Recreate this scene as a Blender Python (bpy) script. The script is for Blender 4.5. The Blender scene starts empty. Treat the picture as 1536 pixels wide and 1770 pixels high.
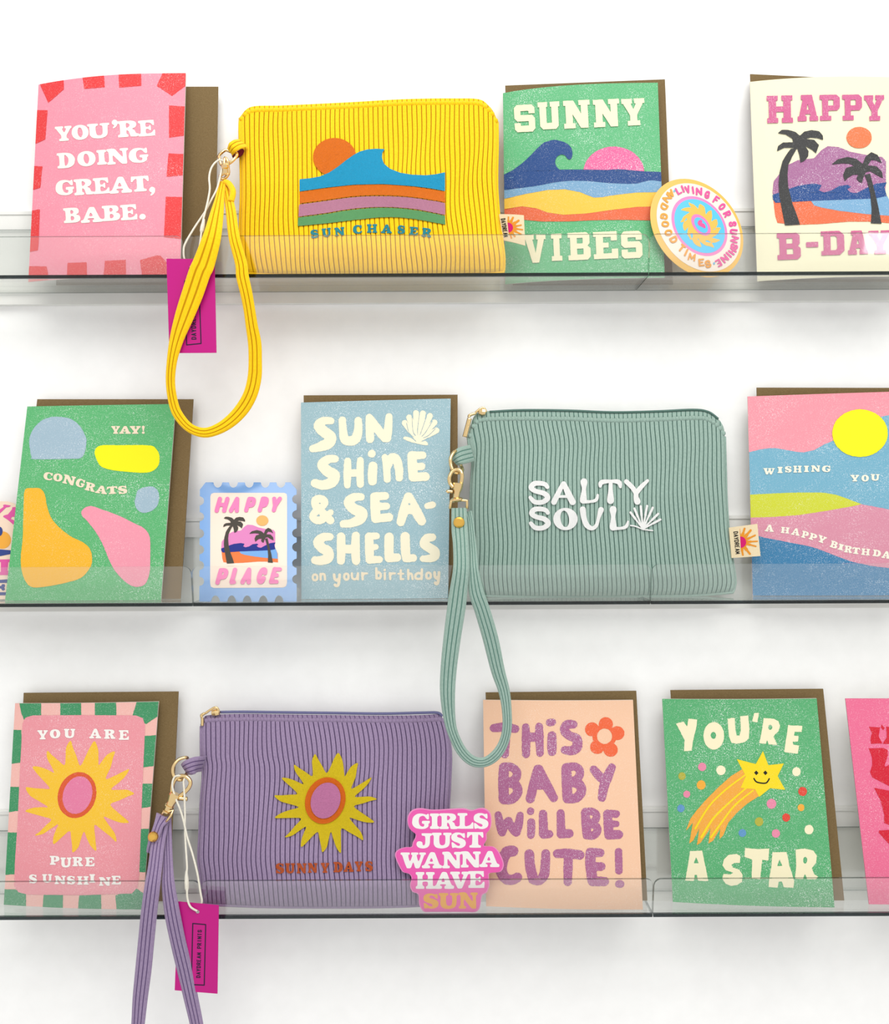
import bpy, bmesh, math, random
import numpy as np
from mathutils import Matrix, Vector
from mathutils.geometry import tessellate_polygon

random.seed(7)
NPR = np.random.RandomState(11)
SC = bpy.context.scene
COL = SC.collection

# ---------------------------------------------------------------- camera
W, H = 1536.0, 1770.0
FPX = 1660.0                      # focal length in pixels of the 1536 wide frame
CAMY = -0.720                     # the wall surface is y = 0
TH = 0.0045                       # slight roll of the phone
cam_data = bpy.data.cameras.new('camera')
cam = bpy.data.objects.new('camera', cam_data)
COL.objects.link(cam)
cam_data.sensor_fit = 'HORIZONTAL'
cam_data.sensor_width = 36.0
cam_data.lens = FPX / W * 36.0
cam_data.clip_start = 0.02
cam_data.clip_end = 50
cth, sth = math.cos(TH), math.sin(TH)
cam.matrix_world = Matrix(((cth, sth, 0, 0), (0, 0, -1, CAMY), (-sth, cth, 0, 0), (0, 0, 0, 1)))
SC.camera = cam

# ---------------------------------------------------------------- world and light
world = bpy.data.worlds.new('shop_interior')
SC.world = world
world.use_nodes = True
bg = world.node_tree.nodes['Background']
bg.inputs[0].default_value = (1.0, 0.995, 0.982, 1)
bg.inputs[1].default_value = 0.86


def area(name, loc, target, sx, sy, power, col=(1, 1, 1)):
    d = bpy.data.lights.new(name, 'AREA')
    d.shape = 'RECTANGLE'; d.size = sx; d.size_y = sy; d.energy = power; d.color = col
    o = bpy.data.objects.new(name, d)
    COL.objects.link(o)
    o.location = loc
    o.rotation_euler = (Vector(target) - Vector(loc)).to_track_quat('-Z', 'Y').to_euler()
    return o


area('ceiling_light', (0.15, -1.05, 1.25), (0, 0, 0.15), 1.5, 1.0, 22.5, (1, 0.985, 0.96))
area('window_light', (1.34, -2.12, 0.06), (0.29, -0.05, 0.18), 0.32, 0.1, 0.45, (1, 1, 1))
SC.view_settings.view_transform = 'Standard'
SC.view_settings.look = 'None'
SC.view_settings.gamma = 1
SC.view_settings.use_curve_mapping = False
SC.view_settings.exposure = 0.0
SC.cycles.transparent_max_bounces = 32
SC.cycles.max_bounces = 12


# ---------------------------------------------------------------- pixel <-> space
def unproj(px, py, d):
    """point at distance d in front of the lens that shows at pixel (px, py)"""
    px = np.asarray(px, float); py = np.asarray(py, float)
    a = (px - W / 2) / FPX * d
    b = -(py - H / 2) / FPX * d
    return np.stack([a * cth + b * sth, CAMY + d + 0 * a, -a * sth + b * cth], -1)


def proj(P):
    d = P[..., 1] - CAMY
    x, z = P[..., 0], P[..., 2]
    a = x * cth - z * sth
    b = x * sth + z * cth
    return W / 2 + a / d * FPX, H / 2 - b / d * FPX


Z1, Z2, Z3 = 0.1664, -0.0622, -0.2798        # tops of the three shelf floors
LIP, BACK = 0.668, 0.7145                     # distance of front lip and of the wall bracket


def corner(px, py, d=None, floor=None):
    if floor is not None:
        if d is None:
            u = unproj(px, py, 1.0)
            d = floor / u[2]
        P = unproj(px, py, d)
        P[2] = floor + 0.0002
        return P
    return unproj(px, py, d)


# ---------------------------------------------------------------- materials
def lin(c):
    return tuple(((v / 255) / 12.92 if v / 255 <= 0.04045 else ((v / 255 + 0.055) / 1.055) ** 2.4) for v in c[:3]) + (1,)


MATS = {}
ALB = 0.77      # printed and dyed colours reflect a little less than the bright exposure shows


def mat_base(name):
    m = bpy.data.materials.new(name)
    m.use_nodes = True
    nt = m.node_tree
    return m, nt, nt.nodes['Principled BSDF']


def ink(rgb, grain=0.25, rough=0.6, scale=1700.0, spec=0.3):
    """printed colour with a fine riso-like fleck"""
    key = ('ink', rgb, grain, rough, scale)
    if key in MATS:
        return MATS[key]
    m, nt, b = mat_base('ink_%d_%d_%d' % rgb)
    c = tuple(v * ALB for v in lin(rgb)[:3]) + (1,)
    b.inputs['Roughness'].default_value = rough
    b.inputs['Specular IOR Level'].default_value = spec
    if grain > 0:
        tc = nt.nodes.new('ShaderNodeTexCoord')
        n1 = nt.nodes.new('ShaderNodeTexNoise'); n1.inputs['Scale'].default_value = scale; n1.inputs['Detail'].default_value = 1
        n2 = nt.nodes.new('ShaderNodeTexNoise'); n2.inputs['Scale'].default_value = 32; n2.inputs['Detail'].default_value = 3
        r1 = nt.nodes.new('ShaderNodeValToRGB')
        r1.color_ramp.elements[0].position = 0.56; r1.color_ramp.elements[0].color = (0, 0, 0, 1)
        r1.color_ramp.elements[1].position = 0.70; r1.color_ramp.elements[1].color = (1, 1, 1, 1)
        r2 = nt.nodes.new('ShaderNodeValToRGB')
        r2.color_ramp.elements[0].position = 0.40; r2.color_ramp.elements[0].color = (0.30, 0.30, 0.30, 1)
        r2.color_ramp.elements[1].position = 0.66; r2.color_ramp.elements[1].color = (1, 1, 1, 1)
        mu = nt.nodes.new('ShaderNodeMath'); mu.operation = 'MULTIPLY'
        mu2 = nt.nodes.new('ShaderNodeMath'); mu2.operation = 'MULTIPLY'; mu2.inputs[1].default_value = grain * 2.3; mu2.use_clamp = True
        mx = nt.nodes.new('ShaderNodeMix'); mx.data_type = 'RGBA'
        L = nt.links
        L.new(tc.outputs['Object'], n1.inputs['Vector']); L.new(tc.outputs['Object'], n2.inputs['Vector'])
        L.new(n1.outputs[0], r1.inputs[0]); L.new(n2.outputs[0], r2.inputs[0])
        L.new(r1.outputs[0], mu.inputs[0]); L.new(r2.outputs[0], mu.inputs[1])
        L.new(mu.outputs[0], mu2.inputs[0]); L.new(mu2.outputs[0], mx.inputs['Factor'])
        mx.inputs['A'].default_value = c
        mx.inputs['B'].default_value = tuple(v * 0.35 + 0.62 for v in c[:3]) + (1,)
        L.new(mx.outputs['Result'], b.inputs['Base Color'])
    else:
        b.inputs['Base Color'].default_value = c
    MATS[key] = m
    return m


def noisy(name, rgb, rgb2, scale, rough=0.85, bump=0.0, stretch=(1, 1, 1), sheen=0.0, dist=0.0004, detail=3, alb=ALB):
    if name in MATS:
        return MATS[name]
    m, nt, b = mat_base(name)
    L = nt.links
    tc = nt.nodes.new('ShaderNodeTexCoord')
    mp = nt.nodes.new('ShaderNodeMapping'); mp.inputs['Scale'].default_value = stretch
    n = nt.nodes.new('ShaderNodeTexNoise'); n.inputs['Scale'].default_value = scale; n.inputs['Detail'].default_value = detail
    r = nt.nodes.new('ShaderNodeValToRGB')
    r.color_ramp.elements[0].position = 0.3; r.color_ramp.elements[0].color = tuple(v * alb for v in lin(rgb)[:3]) + (1,)
    r.color_ramp.elements[1].position = 0.7; r.color_ramp.elements[1].color = tuple(v * alb for v in lin(rgb2)[:3]) + (1,)
    L.new(tc.outputs['Object'], mp.inputs[0]); L.new(mp.outputs[0], n.inputs['Vector'])
    L.new(n.outputs[0], r.inputs[0]); L.new(r.outputs[0], b.inputs['Base Color'])
    b.inputs['Roughness'].default_value = rough
    b.inputs['Specular IOR Level'].default_value = 0.25
    if sheen:
        b.inputs['Sheen Weight'].default_value = sheen
    if bump:
        bp = nt.nodes.new('ShaderNodeBump'); bp.inputs['Strength'].default_value = bump; bp.inputs['Distance'].default_value = dist
        L.new(n.outputs[0], bp.inputs['Height']); L.new(bp.outputs[0], b.inputs['Normal'])
    MATS[name] = m
    return m


def metal(name, rgb, rough):
    m, nt, b = mat_base(name)
    b.inputs['Base Color'].default_value = lin(rgb)
    b.inputs['Metallic'].default_value = 1
    b.inputs['Roughness'].default_value = rough
    return m


def acrylic(name, tint, gloss_rough=0.02, extra=0.0):
    m = bpy.data.materials.new(name); m.use_nodes = True
    nt = m.node_tree; nt.nodes.clear()
    out = nt.nodes.new('ShaderNodeOutputMaterial')
    tr = nt.nodes.new('ShaderNodeBsdfTransparent'); tr.inputs[0].default_value = tint
    gl = nt.nodes.new('ShaderNodeBsdfGlossy'); gl.inputs[0].default_value = (1, 1, 1, 1); gl.inputs['Roughness'].default_value = gloss_rough
    fr = nt.nodes.new('ShaderNodeFresnel'); fr.inputs[0].default_value = 1.49
    ad = nt.nodes.new('ShaderNodeMath'); ad.operation = 'ADD'; ad.inputs[1].default_value = extra; ad.use_clamp = True
    mx = nt.nodes.new('ShaderNodeMixShader')
    L = nt.links
    # the same outside index on both faces of a sheet, so that light crosses it both ways
    ge = nt.nodes.new('ShaderNodeNewGeometry')
    mr = nt.nodes.new('ShaderNodeMapRange'); mr.inputs[3].default_value = 1.49; mr.inputs[4].default_value = 1 / 1.49
    L.new(ge.outputs['Backfacing'], mr.inputs[0]); L.new(mr.outputs[0], fr.inputs[0])
    L.new(fr.outputs[0], ad.inputs[0]); L.new(ad.outputs[0], mx.inputs[0])
    L.new(tr.outputs[0], mx.inputs[1]); L.new(gl.outputs[0], mx.inputs[2]); L.new(mx.outputs[0], out.inputs[0])
    return m


M_CLEAR = acrylic('clear_acrylic', (0.975, 0.98, 0.975, 1), 0.03, 0.03)
M_FLOOR = acrylic('clear_acrylic_floor', (0.965, 0.97, 0.96, 1), 0.03)
M_RIM = acrylic('acrylic_cut_edge', (0.38, 0.41, 0.40, 1), 0.05)
M_DARK = acrylic('acrylic_bend_line', (0.16, 0.20, 0.21, 1), 0.05)
M_GOLD = metal('pale_gold_metal', (236, 205, 150), 0.2)
M_BRASS = metal('brass_rivet', (232, 184, 90), 0.32)
M_WALL = noisy('painted_wall', (243, 243, 242), (247, 247, 246), 60, 0.8, 0.25, dist=0.002, alb=1)
M_RAIL = noisy('white_bracket', (224, 224, 220), (230, 230, 226), 40, 0.5, alb=1)
M_KRAFT = noisy('kraft_paper', (122, 100, 64), (140, 117, 79), 900, 0.85, 0.1, (1, 1, 3))
M_PAPER = ink((238, 232, 222), 0)
M_STRING = noisy('cotton_string', (236, 230, 212), (250, 246, 232), 900, 0.8)


# ---------------------------------------------------------------- objects
def thing(name, label, cat, loc, group=None):
    o = bpy.data.objects.new(name, None)
    o.empty_display_size = 0.01
    COL.objects.link(o)
    o.location = Vector([float(v) for v in loc])
    o['label'] = label; o['category'] = cat
    if group:
        o['group'] = group
    return o


def wloc(o):
    v = Vector((0, 0, 0))
    while o is not None:
        v = v + o.location
        o = o.parent
    return v


def obj(name, verts, faces, mats, parent=None, smooth=False, midx=None, label=None, local=None):
    """one mesh object; verts are world coordinates"""
    base = wloc(parent) if parent else Vector((0, 0, 0))
    me = bpy.data.meshes.new(name)
    v = np.asarray(verts, float) - np.array(base)
    me.from_pydata([tuple(p) for p in v], [], faces)
    if not isinstance(mats, (list, tuple)):
        mats = [mats]
    for m in mats:
        me.materials.append(m)
    if midx is not None:
        me.polygons.foreach_set('material_index', midx)
    if smooth:
        me.polygons.foreach_set('use_smooth', [True] * len(me.polygons))
    me.update()
    o = bpy.data.objects.new(name, me)
    COL.objects.link(o)
    if parent:
        o.parent = parent
    if label:
        o['label'] = label
    return o


def box_vf(x0, x1, y0, y1, z0, z1):
    v = [(x, y, z) for x in (x0, x1) for y in (y0, y1) for z in (z0, z1)]
    f = [(0, 1, 3, 2), (4, 6, 7, 5), (0, 4, 5, 1), (2, 3, 7, 6), (0, 2, 6, 4), (1, 5, 7, 3)]
    return v, f


# ---------------------------------------------------------------- curves
def catmull(pts, k=6, closed=False):
    p = np.asarray(pts, float)
    n = len(p)
    if n < 3:
        return p
    out = []
    rng = range(n) if closed else range(n - 1)
    for i in rng:
        if closed:
            a, b, c, d = p[(i - 1) % n], p[i], p[(i + 1) % n], p[(i + 2) % n]
        else:
            a, b, c, d = p[max(i - 1, 0)], p[i], p[i + 1], p[min(i + 2, n - 1)]
        for j in range(k):
            t = j / k
            out.append(0.5 * ((2 * b) + (-a + c) * t + (2 * a - 5 * b + 4 * c - d) * t * t + (-a + 3 * b - 3 * c + d) * t ** 3))
    if not closed:
        out.append(p[-1])
    return np.array(out)


def ellipse(cx, cy, rx, ry, rot=0, n=40, a0=0, a1=360):
    t = np.radians(np.linspace(a0, a1, n, endpoint=(a1 - a0) % 360 != 0))
    c, s = math.cos(math.radians(rot)), math.sin(math.radians(rot))
    x, y = rx * np.cos(t), ry * np.sin(t)
    return np.stack([cx + x * c - y * s, cy + x * s + y * c], -1)


# ---------------------------------------------------------------- letterforms (0..1 boxes, y up)
GL = {
    'A': 'l 0,0 .5,1 1,0;l .2,.32 .8,.32;s 0,0;s 1,0',
    'B': 'l 0,0 0,1;c 0,1 .5,1 .86,.9 .86,.66 .55,.54 0,.53;c 0,.53 .6,.53 1,.4 1,.14 .6,0 0,0;t 0,0;t 0,1',
    'C': 'c .95,.72 .86,.94 .55,1 .18,.88 0,.5 .18,.12 .55,0 .86,.07 .98,.3',
    'D': 'l 0,0 0,1;c 0,1 .45,1 .85,.86 1,.5 .85,.14 .45,0 0,0;t 0,0;t 0,1',
    'E': 'l 1,0 0,0 0,1 .95,1;l 0,.52 .7,.52;t 0,0;t 0,1;v 1,.1;v .95,.9',
    'F': 'l 0,0 0,1 1,1;l 0,.5 .75,.5;s 0,0;v 1,.9',
    'G': 'c .93,.76 .82,.96 .5,1 .14,.86 0,.5 .14,.14 .5,0 .84,.06 .96,.3;l .58,.42 1,.42;l .96,.42 .96,.1',
    'H': 'l 0,0 0,1;l 1,0 1,1;l 0,.5 1,.5;s 0,0;s 0,1;s 1,0;s 1,1',
    'I': 'l .5,0 .5,1;s .5,0;s .5,1',
    'J': 'c .8,1 .8,.5 .75,.15 .45,0 .12,.08 0,.3;s .75,1',
    'K': 'l 0,0 0,1;l 0,.4 1,1;l .35,.6 1,0;s 0,0;s 0,1;s 1,0',
    'L': 'l 0,1 0,0 1,0;s 0,1;t 0,0;v 1,.12',
    'M': 'l 0,0 .08,1 .5,.2 .92,1 1,0;s 0,0;s 1,0',
    'N': 'l 0,0 0,1 1,0 1,1;s 0,0;s 1,1;t 0,1',
    'O': 'o .5,1 .12,.86 0,.5 .12,.14 .5,0 .88,.14 1,.5 .88,.86',
    'P': 'l 0,0 0,1;c 0,1 .5,1 .9,.92 1,.7 .88,.48 .5,.42 0,.42;s 0,0;t 0,1',
    'R': 'l 0,0 0,1;c 0,1 .5,1 .85,.94 .92,.74 .82,.54 .5,.48 0,.48;l .42,.48 1,0;s 0,0;t 0,1;u 1,0',
    'S': 'c .93,.78 .82,.95 .5,1 .15,.92 .05,.73 .2,.57 .5,.5 .85,.42 .98,.24 .85,.06 .5,0 .15,.05 .02,.24',
    'T': 'l .5,0 .5,1;l 0,1 1,1;s .5,0;v 0,.88;v 1,.88',
    'U': 'c 0,1 0,.4 .1,.1 .5,0 .9,.1 1,.4 1,1;s 0,1;s 1,1',
    'V': 'l 0,1 .5,0 1,1;s 0,1;s 1,1',
    'W': 'l 0,1 .26,0 .5,.85 .74,0 1,1;s 0,1;s 1,1;s .5,.98',
    'X': 'l 0,0 1,1;l 0,1 1,0',
    'Y': 'l 0,1 .5,.38 1,1;l .5,.38 .5,0;s 0,1;s 1,1;s .5,0',
    '&': 'c 1,0 .55,.35 .2,.72 .28,.96 .52,1 .72,.88 .62,.66 .2,.46 0,.24 .14,.04 .45,0 .75,.16 .95,.45',
    '!': 'l .5,1 .5,.38;d .5,0',
    '.': 'd .5,.5', '-': 'l 0,.5 1,.5',
    ',': 'l .55,.8 .5,.75;l .7,.8 .2,.05',
    "'": 'l .6,.9 .4,.3',
    # small letters of the hand lettering, box = x height
    'o': 'o .5,1 .12,.86 0,.5 .12,.14 .5,0 .88,.14 1,.5 .88,.86',
    'n': 'l 0,1 .05,0;c .05,.6 .25,.95 .6,1 .9,.8 1,0',
    'u': 'c 0,1 .05,.3 .4,0 .8,.2 1,.9;l 1,1 1,0',
    'r': 'l 0,1 .1,0;c .1,.6 .35,.9 1,.95',
    'i': 'l .5,.66 .5,0;d .5,1',
    'b': 'l 0,1 .05,0;c .05,.45 .4,.62 .85,.5 1,.25 .7,0 .05,.05',
    't': 'l .5,1 .5,0 1,0;l 0,.6 1,.6',
    'h': 'l 0,1 .05,0;c .05,.35 .4,.6 .8,.5 1,0',
    'd': 'l 1,1 .95,0;c .95,.5 .5,.62 .05,.45 .02,.12 .45,0 .95,.1',
    'y': 'c 0,1 .1,.65 .45,.5 .8,.62;c 1,1 .9,.5 .75,.1 .4,0 .15,.1',
}
GLP = {}


def glyph(ch):
    if ch in GLP:
        return GLP[ch]
    out = []
    for part in GL[ch].split(';'):
        tok = part.split()
        out.append((tok[0], np.array([[float(v) for v in t.split(',')] for t in tok[1:]])))
    GLP[ch] = out
    return out


def PL(t):
    return [[tuple(float(v) for v in q.split(',')) for q in lp.split()] for lp in t.split('|')]


SERIF = {k: PL(v) for k, v in {   # soft heavy serif capitals, outlines then counters, 100 x 100, y down
    'A': '44,0 58,0 66,6 78,45 89,76 100,83 100,97 92,100 60,100 54,97 54,85 61,80 57,73 34,73 32,80 40,85 40,97 33,100 6,100 0,96 0,84 11,78 24,44 36,12|47,36 55,57 39,57',
    'B': '0,3 6,0 60,0 86,6 93,24 88,40 76,47 93,54 100,72 94,90 70,100 6,100 0,96 0,85 10,80 12,50 10,20 0,15|43,18 54,18 60,28 54,39 43,39|43,58 56,58 63,70 56,82 43,82',
    'C': '98,6 97,36 89,40 81,34 72,20 60,15 44,24 39,50 46,74 62,83 80,78 92,68 100,74 96,86 78,98 52,100 20,92 2,70 0,48 6,22 26,4 52,0 72,4 84,8 90,3',
    'D': '0,3 6,0 50,0 82,10 98,34 100,52 92,80 68,97 44,100 6,100 0,96 0,85 10,80 12,50 10,20 0,15|42,18 52,20 62,36 63,56 56,76 42,82',
    'E': '0,3 6,0 88,0 92,5 94,31 86,34 77,23 66,17 44,17 44,41 60,41 66,33 73,35 73,63 66,65 60,57 44,57 44,83 66,83 80,76 90,63 98,67 96,94 90,100 6,100 0,96 0,85 10,80 12,50 10,20 0,15',
    'G': '94,5 95,34 87,38 79,32 70,19 58,15 42,24 37,50 43,75 56,84 66,82 68,68 58,65 55,60 56,50 62,47 96,47 100,52 98,62 92,66 92,82 78,95 54,100 20,93 2,72 0,48 7,22 26,4 50,0 70,4 80,8 87,3',
    'H': '0,3 5,0 40,0 45,3 45,14 37,20 37,42 63,42 63,20 55,14 55,3 60,0 95,0 100,3 100,14 92,20 91,50 92,80 100,86 100,97 95,100 60,100 55,97 55,86 63,80 63,59 37,59 37,80 45,86 45,97 40,100 5,100 0,97 0,86 8,80 9,50 8,20 0,14',
    'I': '2,3 14,0 86,0 98,3 98,15 82,21 79,50 82,79 98,85 98,97 86,100 14,100 2,97 2,85 18,79 21,50 18,21 2,15',
    'J': '34,3 40,0 94,0 100,3 100,15 90,20 88,64 76,90 46,100 14,94 0,76 4,58 22,52 38,60 40,74 47,80 56,72 58,50 56,20 36,15',
    'L': '0,3 6,0 54,0 60,4 60,14 46,20 45,50 46,82 64,82 80,74 90,60 98,62 98,94 92,100 6,100 0,96 0,86 12,80 13,50 12,20 0,14',
    'N': '0,3 4,0 36,0 52,24 73,54 72,20 62,14 62,3 68,0 96,0 100,3 100,14 92,20 92,60 92,96 86,100 72,100 64,94 46,68 28,43 28,80 38,86 38,97 32,100 4,100 0,97 0,86 8,80 9,50 8,20 0,14',
    'O': '50,0 74,5 93,22 100,50 93,78 74,95 50,100 26,95 7,78 0,50 7,22 26,5|46,18 56,22 63,38 65,56 60,74 54,82 44,78 37,62 35,44 39,26',
    'P': '0,3 6,0 60,0 88,8 100,30 92,54 66,66 46,64 46,80 60,86 60,97 54,100 6,100 0,97 0,86 12,80 13,50 12,20 0,14|45,17 56,18 64,32 57,47 45,48',
    'R': '0,3 6,0 58,0 84,7 92,26 84,44 70,51 82,62 88,80 100,84 100,96 92,100 66,100 60,94 54,70 46,60 42,61 42,80 50,86 50,97 44,100 6,100 0,97 0,86 10,80 11,50 10,20 0,14|42,16 52,17 59,28 52,40 42,42',
    'S': '85,4 92,6 94,32 86,35 76,26 62,15 49,14 40,21 47,31 72,38 93,50 100,68 92,88 68,100 44,100 28,96 14,99 7,96 3,66 11,63 22,70 36,81 52,86 61,79 53,69 26,60 6,48 1,30 8,12 30,1 54,0 70,4 78,6',
    'T': '2,3 8,0 50,0 92,0 98,3 100,32 92,36 84,24 69,17 68,50 70,80 84,86 84,97 78,100 22,100 16,97 16,86 30,80 32,50 31,17 16,24 8,36 0,32',
    'U': '0,3 5,0 42,0 48,3 48,14 38,20 38,62 44,77 54,80 64,74 68,60 68,20 58,14 58,3 63,0 95,0 100,3 100,14 92,20 91,66 80,90 52,100 22,94 9,74 8,50 8,20 0,14',
    'V': '0,3 5,0 44,0 50,3 50,14 42,19 49,42 56,62 63,40 69,19 60,14 60,3 65,0 95,0 100,3 100,14 92,19 77,58 63,95 56,100 44,100 37,95 22,58 8,19 0,14',
    'W': '0,3 4,0 32,0 36,3 36,13 30,18 37,56 46,20 42,14 42,3 46,0 66,0 70,3 70,13 64,18 71,56 80,18 74,13 74,3 78,0 96,0 100,3 100,13 94,18 85,56 76,94 70,100 62,100 57,94 50,62 42,94 36,100 28,100 23,94 14,56 6,18 0,13',
    'Y': '0,3 5,0 44,0 49,3 49,14 43,18 54,42 66,18 58,14 58,3 63,0 95,0 100,3 100,14 92,19 80,42 68,62 68,80 78,86 78,97 72,100 28,100 22,97 22,86 34,80 34,62 21,42 8,19 0,14',
    ',': '30,4 60,0 90,15 94,48 72,80 30,100 18,90 42,66 18,54 6,30', "'": '30,4 60,0 90,15 94,48 72,80 30,100 18,90 42,66 18,54 6,30',
    '.': '50,0 85,15 100,50 85,85 50,100 15,85 0,50 15,15', '!': '20,2 50,0 80,2 94,14 76,40 64,66 36,66 24,40 6,14|-50,73 88,78 92,87 88,96 50,101 12,96 8,87 12,78'}.items()}
SLAB = {k: PL(v) for k, v in {    # square slab serif capitals with cut corners
    'S': '14,0 86,0 100,11 100,33 70,33 70,23 31,23 31,38 86,38 100,50 100,89 86,100 13,100 0,90 0,67 30,67 30,77 69,77 69,61 14,61 0,50 0,11',
    'U': '0,0 44,0 44,18 38,18 38,77 62,77 62,18 56,18 56,0 100,0 100,18 93,18 93,88 80,100 20,100 7,88 7,18 0,18',
    'N': '0,0 38,0 66,48 66,18 58,18 58,0 100,0 100,18 92,18 92,100 64,100 34,50 34,82 43,82 43,100 0,100 0,82 8,82 8,18 0,18',
    'Y': '0,0 46,0 46,18 40,18 51,40 63,18 56,18 56,0 100,0 100,18 93,18 66,62 66,82 78,82 78,100 24,100 24,82 35,82 35,62 7,18 0,18',
    'V': '0,0 46,0 46,18 39,18 52,64 64,18 57,18 57,0 100,0 100,18 93,18 66,100 36,100 7,18 0,18',
    'I': '0,0 100,0 100,18 79,18 79,82 100,82 100,100 0,100 0,82 21,82 21,18 0,18',
    'B': '0,0 84,0 97,10 97,40 88,49 100,58 100,88 86,100 0,100 0,82 10,82 10,18 0,18|40,20 66,20 66,40 40,40|40,59 68,59 68,80 40,80',
    'E': '0,0 97,0 97,34 72,34 72,20 40,20 40,41 62,41 62,59 40,59 40,80 74,80 74,64 100,64 100,100 0,100 0,82 10,82 10,18 0,18',
    'H': '0,0 43,0 43,18 36,18 36,40 64,40 64,18 57,18 57,0 100,0 100,18 93,18 93,82 100,82 100,100 57,100 57,82 64,82 64,60 36,60 36,82 43,82 43,100 0,100 0,82 7,82 7,18 0,18',
    'A': '18,0 72,0 94,82 100,82 100,100 58,100 58,82 63,82 61,74 40,74 38,82 44,82 44,100 0,100 0,82 7,82 26,18 18,18|50,34 57,57 44,57',
    'P': '0,0 84,0 100,12 100,50 86,62 42,62 42,82 56,82 56,100 0,100 0,82 12,82 12,18 0,18|42,20 68,20 68,42 42,42',
    'D': '0,0 80,0 100,18 100,82 80,100 0,100 0,82 11,82 11,18 0,18|41,20 62,20 69,28 69,72 62,80 41,80', '-': '0,0 100,0 100,100 0,100'}.items()}
STY = {   # vertical and horizontal stroke weight, serif overhang, smoothing blur, square ends, edge roughness
    'cooper': dict(wv=.33, wh=.20, e=.09, blur=1, sq=0, rough=.08, font='SERIF'),
    'college': dict(wv=.27, wh=.23, e=.085, blur=0, sq=1, rough=.2, font='SLAB'),
    'fat': dict(wv=.27, wh=.25, e=0, blur=2, sq=0, rough=.45),
    'cut': dict(wv=.30, wh=.27, e=0, blur=0, sq=1, rough=.5),
    'thin': dict(wv=.15, wh=.11, e=.0, blur=1, sq=0, rough=.1),
    'italic': dict(wv=.27, wh=.24, e=0, blur=2, sq=0, rough=.1, shear=.28),
    'sans': dict(wv=.19, wh=.17, e=0, blur=0, sq=1, rough=0),
    'thread': dict(wv=.20, wh=.12, e=.10, blur=0, sq=0, rough=.2),
    'groovy': dict(wv=.25, wh=.20, e=.06, blur=2, sq=0, rough=.1),
}


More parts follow.
